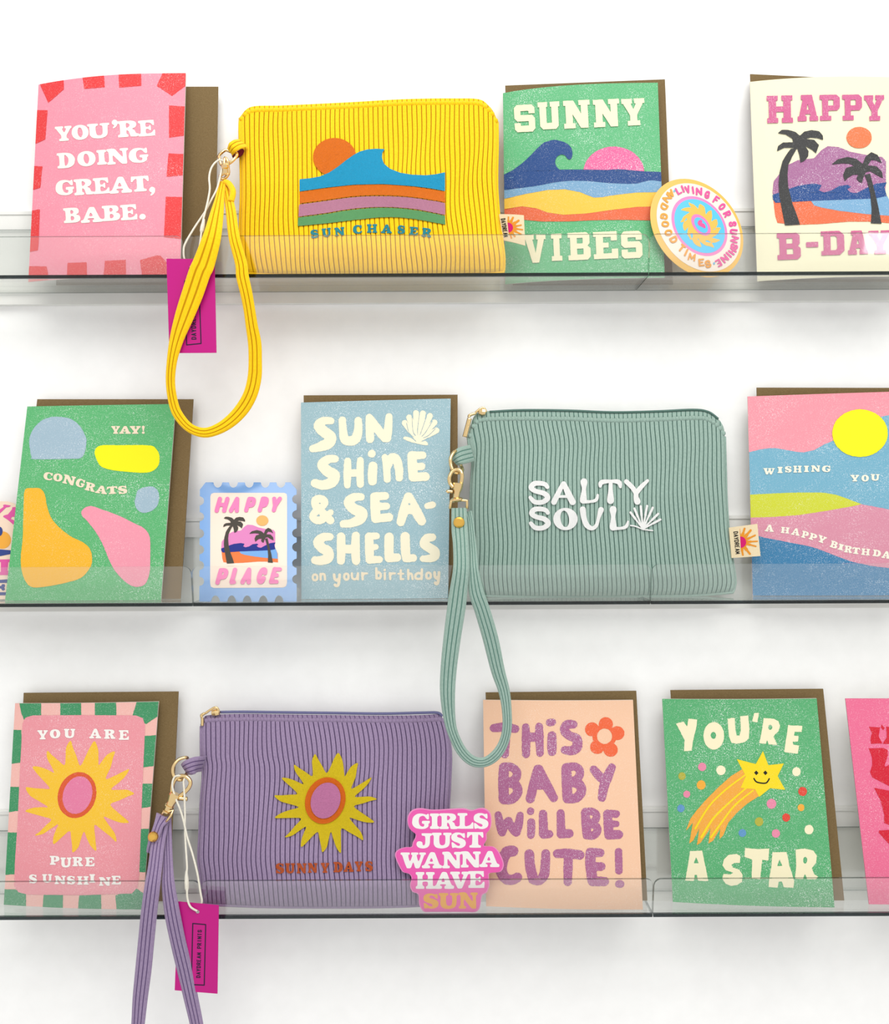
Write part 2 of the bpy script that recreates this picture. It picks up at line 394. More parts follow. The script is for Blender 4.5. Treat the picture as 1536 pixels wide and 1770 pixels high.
class Art:
    """flat artwork drawn as unions of outlines in photograph pixels"""

    def __init__(self, zx=0, zy=0, zs=1.0):
        self.z = (zx, zy, zs); self.ops = []; self.blur = 0; self.rough = 0.0; self.fat = 0.0

    def t(self, pts):
        p = np.asarray(pts, float)
        return np.stack([p[..., 0] / self.z[2] + self.z[0], p[..., 1] / self.z[2] + self.z[1]], -1)

    def poly(self, pts, smooth=False, cut=False, raw=False, k=4):
        p = np.asarray(pts, float) if raw else self.t(pts)
        if smooth:
            p = catmull(p, k, True)
        self.ops.append(('-' if cut else '+', 'p', p)); return self

    def ell(self, cx, cy, rx, ry, rot=0, cut=False, n=40):
        return self.poly(ellipse(cx, cy, rx, ry, rot, n), cut=cut)

    def line(self, pts, r, smooth=True, cut=False, r2=None, sq=False, k=4):
        """stroke of half width r (zoom units); r2: half width at the far end"""
        p = self.t(pts)
        if smooth and len(p) > 2:
            p = catmull(p, k)
        n = len(p) - 1
        for i in range(n):
            f = (i + .5) / n
            rr = (r if r2 is None else r + (r2 - r) * f) / self.z[2]
            self.ops.append(('-' if cut else '+', 's', (p[i], p[i + 1], rr, sq)))
        return self

    def brush(self, *strokes):
        """free strokes of changing width: 'x,y,r x,y,r ...'"""
        for sp in strokes:
            p = np.array([[float(v) for v in q.split(',')] for q in sp.split()])
            if len(p) > 2: p = catmull(p, 5)
            if len(p) == 2: p = p[0] + (p[1] - p[0]) * np.linspace(0, 1, 6)[:, None]
            xy = self.t(p[:, :2]); r = (p[:, 2] + self.fat) / self.z[2]
            if len(p) == 1:
                self.ops.append(('+', 's', (xy[0], xy[0] + 1e-3, r[0], False)))
            for i in range(len(p) - 1):
                self.ops.append(('+', 's', (xy[i], xy[i + 1], (r[i] + r[i + 1]) / 2, False)))
        return self

    def word(self, spec, style, rot=0.0, **kw):
        """spec: 'A x0 y0 x1 y1 ...' glyph boxes in zoom units"""
        tok = spec.split()
        st = dict(STY[style]); st.update(kw)
        self.blur = max(self.blur, st['blur']); self.rough = max(self.rough, st['rough'])
        for i in range(0, len(tok), 5):
            x0, y0, x1, y1 = [float(v) for v in tok[i + 1:i + 5]]
            self.glyph(tok[i], (x0 + x1) / 2, (y0 + y1) / 2, x1 - x0, y1 - y0, rot, st)
        return self

    def glyph(self, ch, cx, cy, w, h, rot, st, up=None):
        s = self.z[2]
        c = self.t((cx, cy)); w /= s; h /= s
        tab = {'SERIF': SERIF, 'SLAB': SLAB}.get(st.get('font'))
        if tab and ch in tab:
            r0 = math.radians(rot); cr, sr = math.cos(r0), math.sin(r0)
            for i, lp in enumerate(tab[ch]):
                p = np.abs(np.array(lp)) / 100 - .5
                x, y = p[:, 0] * w, p[:, 1] * h
                q = np.stack([c[0] + x * cr - y * sr, c[1] + x * sr + y * cr], -1)
                self.poly(q, smooth=(tab is SERIF), raw=True, k=3, cut=(i > 0 and lp[0][0] >= 0))
            return
        hh = max(h, w * .55) if ch not in '.-,\'' else max(h, w)
        if ch in '.,': hh = h * 2.6
        if ch == '-': hh = h * 3.4
        if ch == "'": hh = h * 2.2
        a = st['wv'] * hh / 2; b = st['wh'] * hh / 2
        a = min(a, w * .46); b = min(b, h * .3 if ch not in '.-' else h * .5)
        e = st['e'] * hh
        if ch in 'MWmw':
            a *= .82
        shear = st.get('shear', 0)
        parts = glyph(ch)
        hasL = any(k in 'st' and p[0][0] < .3 for k, p in parts) and e > 0
        hasR = any(k in 'su' and p[0][0] > .7 for k, p in parts) and e > 0
        if ch in 'ITJ' and e > 0:
            hasL = hasR = False
        sh = shear * h
        ia, ib = a + (e if hasL else 0), a + (e if hasR else 0)
        r0 = math.radians(rot)
        cr, sr = math.cos(r0), math.sin(r0)
        ww = w - sh

        def M(q):
            x = -ww / 2 + ia + q[0] * (ww - ia - ib)
            y = -h / 2 + b + q[1] * (h - 2 * b)
            x += shear * y
            y = -y
            return np.array([c[0] + x * cr - y * sr, c[1] + x * sr + y * cr])

        def seg(p, q, rad, ext0, ext1):
            self.ops.append(('+', 'g', (p, q, rad, ext0, ext1)))
        sq = st['sq']
        for k, p in parts:
            if k in 'lco':
                if k == 'c' and not (sq and 'poly' in st):
                    pp = catmull(p, 4) if not (st.get('oct')) else p
                elif k == 'o':
                    pp = catmull(p, 4, True) if not st.get('oct') else p
                    pp = np.vstack([pp, pp[:1]])
                else:
                    pp = p
                m = [M(q) for q in pp]
                n = len(m) - 1
                for i in range(n):
                    u = m[i + 1] - m[i]
                    ln = math.hypot(*u) or 1e-6
                    # direction in glyph axes
                    ux = abs(u[0] * cr + u[1] * sr) / ln; uy = abs(-u[0] * sr + u[1] * cr) / ln
                    rad = a * uy + b * ux
                    rad = min(rad, max(a, b))
                    if sq:
                        e0 = (rad * .98 if (k == 'l' and (ux > .9 or uy > .9)) else 0) if i == 0 and k == 'l' else None
                        e1 = (rad * .98 if (k == 'l' and (ux > .9 or uy > .9)) else 0) if i == n - 1 and k == 'l' else None
                        if e0 is not None: e0 = b if uy > .5 else 0
                        if e1 is not None: e1 = b if uy > .5 else 0
                        seg(m[i], m[i + 1], rad, e0, e1)
                    else:
                        seg(m[i], m[i + 1], rad, None, None)
            elif k == 'd':
                m = M(p[0])
                rr = max(a, b) * 1.08
                if ch == '!' : m = M((p[0][0], (rr - b) / max(h - 2 * b, 1e-6)))
                seg(m, m + 1e-4, rr, None, None)
            elif k in 'stu' and e > 0:
                q = M(p[0])
                Ls = a + e
                ax = np.array([cr, sr])
                l0 = Ls if k in 'st' else a * .3
                l1 = Ls if k in 'su' else a * .3
                rr = b * .92
                if sq:
                    seg(q - ax * l0, q + ax * l1, rr, 0, 0)
                else:
                    seg(q - ax * max(l0 - rr * .8, 0), q + ax * max(l1 - rr * .8, 0), rr * .85, None, None)
            elif k == 'v' and e > 0:
                q = M(p[0])
                ay = np.array([-sr, cr])
                l = h * .10
                seg(q - ay * l, q + ay * l, a * .62, 0 if sq else None, 0 if sq else None)

    # ---- rasterise to a distance field, trace the zero line, fill it
    def loops(self, step):
        pts = []
        for sg, k, d in self.ops:
            if sg == '-': continue
            if k == 'p': pts.append(d)
            else: pts += [np.array([d[0] - d[2] * 1.6, d[0] + d[2] * 1.6, d[1] - d[2] * 1.6, d[1] + d[2] * 1.6])]
        P = np.vstack(pts)
        x0, y0 = P.min(0) - 3 * step - 1; x1, y1 = P.max(0) + 3 * step + 1
        nx, ny = int((x1 - x0) / step) + 2, int((y1 - y0) / step) + 2
        F = np.full((ny, nx), 4.0, np.float32)
        gx = (x0 + np.arange(nx) * step).astype(np.float32); gy = (y0 + np.arange(ny) * step).astype(np.float32)
        for sg, k, d in self.ops:
            if k == 'p':
                lo, hi = d.min(0), d.max(0); mg = 2.5
            else:
                mg = d[2] * 1.5 + 2.5
                lo, hi = np.minimum(d[0], d[1]), np.maximum(d[0], d[1])
            i0, i1 = max(int((lo[0] - mg - x0) / step), 0), min(int((hi[0] + mg - x0) / step) + 2, nx)
            j0, j1 = max(int((lo[1] - mg - y0) / step), 0), min(int((hi[1] + mg - y0) / step) + 2, ny)
            if i1 <= i0 or j1 <= j0: continue
            X, Y = gx[None, i0:i1], gy[j0:j1, None]
            if k == 'p':
                n = len(d)
                D = np.full((j1 - j0, i1 - i0), 16.0, np.float32); ins = np.zeros((j1 - j0, i1 - i0), bool)
                for q in range(n):
                    ax, ay = d[q]; bx, by = d[(q + 1) % n]
                    ux, uy = bx - ax, by - ay
                    L2 = ux * ux + uy * uy
                    if L2 < 1e-12: continue
                    # only update the distance near the edge
                    a0, a1 = max(int((min(ax, bx) - 3 - gx[i0]) / step), 0), min(int((max(ax, bx) + 3 - gx[i0]) / step) + 2, i1 - i0)
                    b0, b1 = max(int((min(ay, by) - 3 - gy[j0]) / step), 0), min(int((max(ay, by) + 3 - gy[j0]) / step) + 2, j1 - j0)
                    if a1 > a0 and b1 > b0:
                        Xs, Ys = X[:, a0:a1], Y[b0:b1]
                        tt = np.clip(((Xs - ax) * ux + (Ys - ay) * uy) / L2, 0, 1)
                        D[b0:b1, a0:a1] = np.minimum(D[b0:b1, a0:a1], (Xs - ax - tt * ux) ** 2 + (Ys - ay - tt * uy) ** 2)
                    if abs(uy) > 1e-9:
                        cnd = (ay > Y) != (by > Y)
                        rows = np.nonzero(cnd[:, 0])[0]
                        if len(rows):
                            xi = ax + (Y[rows, 0] - ay) * ux / uy
                            ins[rows] ^= X < xi[:, None]
                V = np.sqrt(D); V = np.where(ins, -V, V)
            elif k == 's' or k == 'g':
                if k == 's':
                    p, q, r, sqf = d; e0 = e1 = (0 if sqf else None)
                else:
                    p, q, r, e0, e1 = d
                ux, uy = q[0] - p[0], q[1] - p[1]
                L = math.hypot(ux, uy) or 1e-6
                ux /= L; uy /= L
                al = (X - p[0]) * ux + (Y - p[1]) * uy
                pe = np.abs(-(X - p[0]) * uy + (Y - p[1]) * ux)
                tt = np.clip(al, 0, L)
                V = np.sqrt((al - tt) ** 2 + pe ** 2) - r
                if e0 is not None or e1 is not None:
                    lo_ = -(e0 or 0) if e0 is not None else -r * .0
                    hi_ = L + (e1 or 0)
                    dx = np.maximum(lo_ - al, al - hi_); dy = pe - r
                    B = np.minimum(np.maximum(dx, dy), 0) + np.sqrt(np.maximum(dx, 0) ** 2 + np.maximum(dy, 0) ** 2)
                    # square at real ends, round at inner joints
                    if e0 is not None and e1 is not None: V = B
                    elif e0 is not None: V = np.where(al > L / 2, V, B)
                    else: V = np.where(al < L / 2, V, B)
            sub = F[j0:j1, i0:i1]
            F[j0:j1, i0:i1] = np.minimum(sub, V) if sg == '+' else np.maximum(sub, -V)
        for _ in range(self.blur):
            F[1:-1] = (F[:-2] + 2 * F[1:-1] + F[2:]) / 4
            F[:, 1:-1] = (F[:, :-2] + 2 * F[:, 1:-1] + F[:, 2:]) / 4
        if self.rough:
            cs = 2.2
            n2x, n2y = int(nx * step / cs) + 3, int(ny * step / cs) + 3
            R = NPR.uniform(-1, 1, (n2y, n2x))
            fx, fy = np.arange(nx) * step / cs, np.arange(ny) * step / cs
            ix, iy = fx.astype(int), fy.astype(int)
            tx, ty = (fx - ix)[None], (fy - iy)[:, None]
            N = (R[iy][:, ix] * (1 - tx) + R[iy][:, ix + 1] * tx) * (1 - ty) + (R[iy + 1][:, ix] * (1 - tx) + R[iy + 1][:, ix + 1] * tx) * ty
            F = F + (N * self.rough).astype(np.float32)
        F[0] = F[-1] = 4; F[:, 0] = F[:, -1] = 4
        return trace(F, x0, y0, step)

    def build(self, surf, parent, name, mat, lay=1, thick=0.0, step=None, label=None, off=None, split=False, stuff=False):
        if step is None:
            step = 0.5
        lps = self.loops(step)
        if not lps:
            return None
        out = None
        for verts, tris in fill(lps, 0.07, split):
            if len(tris) == 0: continue
            o = self.emit(surf, parent, name, mat, lay, thick, label, off, verts, tris)
            if o is not None:
                out = o
                if stuff: o['kind'] = 'stuff'
        return out

    def emit(self, surf, parent, name, mat, lay, thick, label, off, verts, tris):
        st = surf.inv(verts)
        bm = bmesh.new()
        vs = [bm.verts.new((p[0], p[1], 0)) for p in st]
        for a, b, c in tris:
            try: bm.faces.new((vs[a], vs[b], vs[c]))
            except ValueError: pass
        ns, nt = surf.div
        smin, tmin = st.min(0); smax, tmax = st.max(0)
        def cut(co, no, clear=False):
            g = bm.verts[:] + bm.edges[:] + bm.faces[:]
            bmesh.ops.bisect_plane(bm, geom=g, dist=1e-7, plane_co=co, plane_no=no, clear_outer=clear)
        if surf.clip:
            if smin < 0: cut((0.0002, 0, 0), (-1, 0, 0), True)
            if smax > 1: cut((0.9998, 0, 0), (1, 0, 0), True)
            if tmin < 0: cut((0, 0.0002, 0), (0, -1, 0), True)
            if tmax > 1: cut((0, 0.9998, 0), (0, 1, 0), True)
        for i in range(1, ns):
            if smin < i / ns < smax: cut((i / ns, 0, 0), (1, 0, 0))
        for i in range(1, nt):
            if tmin < i / nt < tmax: cut((0, i / nt, 0), (0, 1, 0))
        bm.verts.index_update()
        if len(bm.faces) == 0:
            bm.free(); return None
        st2 = np.array([(v.co.x, v.co.y) for v in bm.verts])
        o_ = off if off is not None else 0.00009 + 0.00007 * lay
        P = surf.pos(st2[:, 0], st2[:, 1], o_ + thick)
        faces = [tuple(v.index for v in f.verts) for f in bm.faces]
        # face the room
        nrm = 0
        for f in faces[:200]:
            a, b, c = P[f[0]], P[f[1]], P[f[2]]
            nrm += np.cross(b - a, c - a)[1]
        if nrm > 0: faces = [f[::-1] for f in faces]
        if thick > 0:
            bnd = [(e.verts[0].index, e.verts[1].index) for e in bm.edges if len(e.link_faces) == 1]
            nv = len(P)
            used = sorted({i for e in bnd for i in e}); mp = {i: nv + k for k, i in enumerate(used)}
            P2 = surf.pos(st2[used, 0], st2[used, 1], o_)
            P = np.vstack([P, P2])
            faces += [(a, b, mp[b], mp[a]) for a, b in bnd]
        bm.free()
        return obj(name, P, faces, mat, parent, label=label)


def trace(F, x0, y0, step):
    I = F < 0
    code = (I[:-1, :-1] * 1 + I[:-1, 1:] * 2 + I[1:, 1:] * 4 + I[1:, :-1] * 8)
    jj, ii = np.nonzero((code > 0) & (code < 15))
    # edges: 0 top,1 right,2 bottom,3 left ; segments keep the inside on one hand
    T = {1: [(3, 0)], 2: [(0, 1)], 3: [(3, 1)], 4: [(1, 2)], 5: [(3, 0), (1, 2)], 6: [(0, 2)], 7: [(3, 2)],
         8: [(2, 3)], 9: [(2, 0)], 10: [(0, 1), (2, 3)], 11: [(2, 1)], 12: [(1, 3)], 13: [(1, 0)], 14: [(0, 3)]}
    nxt = {}

    def key(e, j, i):
        return (j, i, 0) if e == 0 else (j, i + 1, 1) if e == 1 else (j + 1, i, 0) if e == 2 else (j, i, 1)
    for j, i in zip(jj.tolist(), ii.tolist()):
        for a, b in T[int(code[j, i])]:
            nxt[key(a, j, i)] = key(b, j, i)

    def pt(k):
        j, i, v = k
        if v == 0:
            a, b = F[j, i], F[j, i + 1]; t = a / (a - b); return (x0 + (i + t) * step, y0 + j * step)
        a, b = F[j, i], F[j + 1, i]; t = a / (a - b); return (x0 + i * step, y0 + (j + t) * step)
    out = []
    while nxt:
        k, e = next(iter(nxt.items()))
        loop = []; cur = k
        while cur in nxt:
            loop.append(pt(cur)); cur = nxt.pop(cur)
        if len(loop) > 3:
            out.append(np.array(loop, float))
    return out


def simplify(p, tol):
    for _ in range(5):
        n = len(p)
        if n < 10: break
        keep = np.ones(n, bool)
        idx = np.arange(1, n - 1, 2)
        a, b, c = p[idx - 1], p[idx], p[idx + 1]
        u = c - a; L = np.hypot(u[:, 0], u[:, 1]) + 1e-9
        dv = np.abs(u[:, 0] * (b - a)[:, 1] - u[:, 1] * (b - a)[:, 0]) / L
        keep[idx[dv < tol]] = False
        if keep.all(): break
        p = p[keep]
    return p


def area2(p):
    x, y = p[:, 0], p[:, 1]
    return 0.5 * float(np.sum(x * np.roll(y, -1) - y * np.roll(x, -1)))


def inside(pt, p):
    x, y = pt; c = False
    a = p; b = np.roll(p, -1, 0)
    m = (a[:, 1] > y) != (b[:, 1] > y)
    if not m.any(): return False
    xi = a[m, 0] + (y - a[m, 1]) * (b[m, 0] - a[m, 0]) / (b[m, 1] - a[m, 1])
    return bool((np.sum(xi > x)) % 2)


def fill(lps, tol, split=False):
    lps = [simplify(p, tol) for p in lps]
    ar = [area2(p) for p in lps]
    # the sign of the largest loop is the sign of outer loops
    big = max(range(len(lps)), key=lambda i: abs(ar[i]))
    sg = 1 if ar[big] > 0 else -1
    outs = [i for i in range(len(lps)) if ar[i] * sg > 0 and abs(ar[i]) > 0.15]
    holes = [i for i in range(len(lps)) if ar[i] * sg < 0 and abs(ar[i]) > 0.15]
    own = {i: [] for i in outs}
    for h in holes:
        c = [o for o in outs if abs(ar[o]) > abs(ar[h]) and inside(lps[h][0], lps[o])]
        if c: own[min(c, key=lambda o: abs(ar[o]))].append(h)
    V = []; Tt = []
    for o in outs:
        grp = [lps[o]] + [lps[h] for h in own[o]]
        base = len(V)
        for g in grp: V += [tuple(q) for q in g]
        tr = tessellate_polygon([[Vector((q[0], q[1], 0)) for q in g] for g in grp])
        Tt += [tuple(base + k for k in t) for t in tr]
        if split:
            yield np.array(V), Tt
            V = []; Tt = []
    if not split:
        yield np.array(V), Tt


# ---------------------------------------------------------------- surfaces
class Sheet:
    """a flat or slightly bowed rectangle between four corners in space (TL, TR, BR, BL)"""

    def __init__(self, c, bow=0.0, div=(12, 4), bowpos=0.5, flat_bottom=0.0):
        self.c = np.array(c); self.bow = bow; self.div = div; self.clip = True; self.bp = bowpos; self.fb = flat_bottom

    def pos(self, s, t, off=0.0):
        s = np.asarray(s, float)[..., None]; t = np.asarray(t, float)[..., None]
        c = self.c
        P = c[0] * (1 - s) * (1 - t) + c[1] * s * (1 - t) + c[2] * s * t + c[3] * (1 - s) * t
        e = math.log(0.5) / math.log(self.bp)
        sc = np.clip(s, 0, 1)
        b = self.bow * np.sin(np.pi * sc ** e) * (1 - self.fb * np.clip(t, 0, 1))
        D = np.concatenate([0 * b, -(b + off), 0 * b], -1)
        return P + D

    def inv(self, px):
        px = np.asarray(px, float)
        s = np.full(len(px), .5); t = np.full(len(px), .5)
        h = 1e-4
        for _ in range(9):
            x, y = proj(self.pos(s, t)); xs, ys = proj(self.pos(s + h, t)); xt, yt = proj(self.pos(s, t + h))
            a, b = (xs - x) / h, (xt - x) / h; c, d = (ys - y) / h, (yt - y) / h
            rx, ry = px[:, 0] - x, px[:, 1] - y
            det = a * d - b * c
            s = np.clip(s + (rx * d - ry * b) / det, -1.5, 2.5); t = np.clip(t + (a * ry - c * rx) / det, -1.5, 2.5)
        return np.stack([s, t], -1)


def sheet_mesh(name, sf, th, mat, parent, ns=None, nt=None, label=None, back=None, edge=None):
    ns = ns or sf.div[0]; nt = nt or sf.div[1]
    S, T = np.meshgrid(np.linspace(0, 1, ns + 1), np.linspace(0, 1, nt + 1))
    A = sf.pos(S.ravel(), T.ravel(), 0)
    B = sf.pos(S.ravel(), T.ravel(), -th)
    n = (ns + 1) * (nt + 1)
    f = []; mi = []
    for j in range(nt):
        for i in range(ns):
            a = j * (ns + 1) + i
            q = (a, a + ns + 1, a + ns + 2, a + 1)
            f.append(q); mi.append(0); f.append(tuple(n + k for k in q[::-1])); mi.append(1)
    ring = [i for i in range(ns + 1)] + [j * (ns + 1) + ns for j in range(1, nt + 1)] + [nt * (ns + 1) + i for i in range(ns - 1, -1, -1)] + [j * (ns + 1) for j in range(nt - 1, 0, -1)]
    for k in range(len(ring)):
        a, b = ring[k], ring[(k + 1) % len(ring)]
        f.append((a, b, n + b, n + a)); mi.append(1 if edge is None else 2)
    mats = [mat, back or mat] + ([edge] if edge else [])
    return obj(name, np.vstack([A, B]), f, mats, parent, midx=mi, label=label)


def bnd(pts, axis):
    """boundary polyline (px) as a function of 0..1 measured along axis"""
    p = catmull(np.asarray(pts, float), 5)
    q = p[:, axis]
    u = (q - q[0]) / (q[-1] - q[0])
    u = np.maximum.accumulate(u)
    u = u + np.arange(len(u)) * 1e-9
    return lambda t: np.stack([np.interp(t, u, p[:, 0]), np.interp(t, u, p[:, 1])], -1)


class Pouch:
    def __init__(self, top, right, bottom, left, dtop, dbot, puff, seed=0, div=(40, 48)):
        self.T, self.B = bnd(top, 0), bnd(bottom, 0)
        self.L, self.R = bnd(left, 1), bnd(right, 1)
        self.dt, self.db, self.puff = dtop, dbot, puff
        self.div = div; self.clip = False
        r = random.Random(seed)
        self.w = [(r.uniform(1, 5), r.uniform(-3.5, 3.5), r.uniform(0, 6.3), r.uniform(.3, 1)) for _ in range(7)]

    def px(self, s, t):
        s = np.asarray(s, float); t = np.asarray(t, float)
        S, T_ = s[..., None], t[..., None]
        sc, tc = np.clip(s, 0, 1), np.clip(t, 0, 1)
        c00, c10, c01, c11 = self.T(0.), self.T(1.), self.B(0.), self.B(1.)
        P = (1 - T_) * self.T(sc) + T_ * self.B(sc) + (1 - S) * self.L(tc) + S * self.R(tc)
        return P - ((1 - S) * (1 - T_) * c00 + S * (1 - T_) * c10 + (1 - S) * T_ * c01 + S * T_ * c11)

    def depth(self, s, t):
        sc, tc = np.clip(s, 0, 1), np.clip(t, 0, 1)
        env = (np.clip(4 * sc * (1 - sc), 0, 1) ** .38) * (np.clip(np.minimum(tc * 2.2, 1.0), 0, 1) ** .8) * (np.clip((1 - tc) * 9, 0, 1) ** .5)
        wr = sum(a * np.sin(k1 * math.pi * sc + k2 * math.pi * tc + ph) for k1, k2, ph, a in self.w) * .00075
        return self.dt + (self.db - self.dt) * tc - self.puff * env - wr * env

    def pos(self, s, t, off=0.0):
        p = self.px(s, t)
        d = self.depth(np.asarray(s, float), np.asarray(t, float)) - off
        return unproj(p[..., 0], p[..., 1], d)

    def inv(self, px):
        px = np.asarray(px, float)
        c00, c11 = self.T(0.), self.B(1.)
        s = (px[:, 0] - c00[0]) / (c11[0] - c00[0]); t = (px[:, 1] - c00[1]) / (c11[1] - c00[1])
        h = 1e-3
        for _ in range(10):
            p = self.px(s, t); ps = self.px(s + h, t); pt = self.px(s, t + h)
            a, b = (ps - p)[:, 0] / h, (pt - p)[:, 0] / h; c, d = (ps - p)[:, 1] / h, (pt - p)[:, 1] / h
            rx, ry = px[:, 0] - p[:, 0], px[:, 1] - p[:, 1]
            det = a * d - b * c
            s = s + .9 * (rx * d - ry * b) / det; t = t + .9 * (a * ry - c * rx) / det
            s = np.clip(s, -.02, 1.02); t = np.clip(t, -.02, 1.02)
        return np.stack([s, t], -1)


def tube(name, pts, r, mat, parent, seg=8, closed=False, smooth_k=5, label=None, r2=None, flat=1.0):
    p = catmull(np.asarray(pts, float), smooth_k, closed) if len(pts) > 2 and smooth_k > 1 else np.asarray(pts, float)
    n = len(p); V = []; F = []
    up = np.array([0.13, -1.0, 0.21])
    for i in range(n):
        a = p[(i - 1) % n] if (closed or i > 0) else p[i]
        b = p[(i + 1) % n] if (closed or i < n - 1) else p[i]
        t = b - a; t = t / (np.linalg.norm(t) + 1e-12)
        u = np.cross(up, t); u /= np.linalg.norm(u) + 1e-9
        v = np.cross(t, u)
        rr = r if r2 is None else r + (r2 - r) * i / (n - 1)
        for k in range(seg):
            an = 2 * math.pi * k / seg
            V.append(p[i] + u * math.cos(an) * rr + v * math.sin(an) * rr * flat)
    for i in range(n if closed else n - 1):
        for k in range(seg):
            a = i * seg + k; b = i * seg + (k + 1) % seg
            c = ((i + 1) % n) * seg + (k + 1) % seg; d = ((i + 1) % n) * seg + k
            F.append((a, b, c, d))
    if not closed:
        F.append(tuple(range(seg))[::-1]); F.append(tuple((n - 1) * seg + k for k in range(seg)))
    return obj(name, V, F, mat, parent, smooth=True, label=label)


def lathe(name, p0, p1, prof, mat, parent, seg=14, label=None):
    """solid of revolution from p0 to p1; prof = [(fraction, radius)...]"""
    p0 = np.asarray(p0, float); p1 = np.asarray(p1, float)
    ax = p1 - p0; L = np.linalg.norm(ax); ax = ax / L
    u = np.cross(ax, np.array([.3, .9, .1])); u /= np.linalg.norm(u); v = np.cross(ax, u)
    V = []; F = []
    for f, r in prof:
        for k in range(seg):
            an = 2 * math.pi * k / seg
            V.append(p0 + ax * L * f + (u * math.cos(an) + v * math.sin(an)) * r)
    for i in range(len(prof) - 1):
        for k in range(seg):
            F.append((i * seg + k, i * seg + (k + 1) % seg, (i + 1) * seg + (k + 1) % seg, (i + 1) * seg + k))
    F.append(tuple(range(seg))[::-1]); F.append(tuple((len(prof) - 1) * seg + k for k in range(seg)))
    return obj(name, V, F, mat, parent, smooth=False, label=label)


def ribbon(name, pts, mats, parent, th=0.0022, ribs=4, label=None, k=5):
    """corduroy band; pts = (px, py, width px, distance, tilt)"""
    q = catmull(np.asarray(pts, float), k)
    n = len(q)
    C = unproj(q[:, 0], q[:, 1], q[:, 3])
    us, hs, gm = [], [], []
    for r in range(ribs):
        for f, h in ((0, .25), (.14, .85), (.5, 1), (.86, .85)):
            us.append(-1 + 2 * (r + f) / ribs); hs.append(h)
    us.append(1); hs.append(.25)
    m = len(us)
    V = []
    for i in range(n):
        a, b = C[max(i - 1, 0)], C[min(i + 1, n - 1)]
        t = b - a; t[1] = 0; t /= np.linalg.norm(t) + 1e-12
        wdir = np.array([t[2], 0, -t[0]])
        hw = q[i, 2] / 2 / FPX * q[i, 3]
        tl = q[i, 4] if q.shape[1] > 4 else 0
        for u, h in zip(us, hs):
            e = 1 - (abs(u) ** 6) * .8
            V.append(C[i] + wdir * hw * u + np.array([0, -(th / 2 + .00045 * h) * e - tl * hw * u, 0]))
        for u in (1, .9, -.9, -1):
            e = 1 if abs(u) < .95 else .2
            V.append(C[i] + wdir * hw * u + np.array([0, th / 2 * e - tl * hw * u, 0]))
    M = m + 4; F = []; mi = []
    for i in range(n - 1):
        for j in range(M):
            a, b = i * M + j, i * M + (j + 1) % M
            F.append((a, b, b + M, a + M))
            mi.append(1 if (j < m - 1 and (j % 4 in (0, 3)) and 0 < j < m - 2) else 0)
    F.append(tuple(range(M))[::-1]); F.append(tuple((n - 1) * M + j for j in range(M))); mi += [0, 0]
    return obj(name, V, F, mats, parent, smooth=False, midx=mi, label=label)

# ================================================================= the setting
v, f = box_vf(-1.6, 1.6, 0.0, 0.06, -1.3, 1.3)
wall = obj('wall_back', v, f, M_WALL); wall['kind'] = 'structure'


def lip_mesh(name, x0, x1, zf, parent):
    """front lip: rounded upper corners, leaning a little to the room"""
    h = 0.0262; r = 0.0052; th = 0.0024
    zb = zf - 0.0003; zt = zf + h - 0.0008
    pts = [(x0, zb)]
    for k in range(9):
        a = math.pi - k * math.pi / 16
        pts.append((x0 + r + r * math.cos(a), zt - r + r * math.sin(a)))
    for k in range(9):
        a = math.pi / 2 - k * math.pi / 16
        pts.append((x1 - r + r * math.cos(a), zt - r + r * math.sin(a)))
    pts.append((x1, zb))
    n = len(pts)
    V = []
    for dd in (0, th):
        for x, z in pts:
            V.append((x, CAMY + LIP + dd - 0.0045 * (z - zb) / h, z))
    F = [tuple(range(n)), tuple(range(2 * n - 1, n - 1, -1))]; mi = [0, 0]
    for k in range(n):
        F.append((k, (k + 1) % n, n + (k + 1) % n, n + k)); mi.append(1)
    return obj(name, V, F, [M_CLEAR, M_RIM], parent, midx=mi)


def shelf(px0, px1, prow, zf, label):
    x0 = -0.62 if px0 is None else unproj(px0, prow, LIP)[0] + 0.0003
    x1 = 0.64 if px1 is None else unproj(px1, prow, LIP)[0] - 0.0003
    t = thing('acrylic_shelf', label, 'shelf', ((x0 + x1) / 2, CAMY + BACK, zf - 0.0027), 'clear acrylic display shelves')
    lip_mesh('front_lip', x0, x1, zf, t)
    ya, yb = CAMY + LIP + 0.0, CAMY + BACK - 0.0025
    v, f = box_vf(x0, x1, ya + .0021, yb, zf - 0.0024, zf)
    obj('floor_panel', v, f, [M_FLOOR, M_RIM], t, midx=[1, 1, 0, 0, 0, 0])
    v, f = box_vf(x0, x1, ya, ya + .002, zf - 0.0026, zf - 0.0004)
    obj('bend_line', v, f, M_DARK, t)
    v, f = box_vf(x0, x1, yb + .0001, CAMY + BACK, zf - .0024, zf + 0.0445)
    obj('back_panel', v, f, [M_CLEAR, M_RIM], t, midx=[1, 1, 0, 0, 1, 1])
    return t


def rail(zf, label):
    t = thing('mounting_rail', label, 'rail', (0, CAMY + BACK + .003, zf), 'white mounting rails behind the shelves')
    v, f = box_vf(-0.63, 0.65, CAMY + BACK + .0002, -0.0002, zf - 0.0105, zf + 0.0585)
    o = obj('rail_plate', v, f, M_RAIL, t)
    v, f = box_vf(-0.63, 0.65, CAMY + BACK - .0006, CAMY + BACK + .0002, zf + 0.0562, zf + 0.0585)
    obj('rail_lip', v, f, M_RAIL, t)
    return t


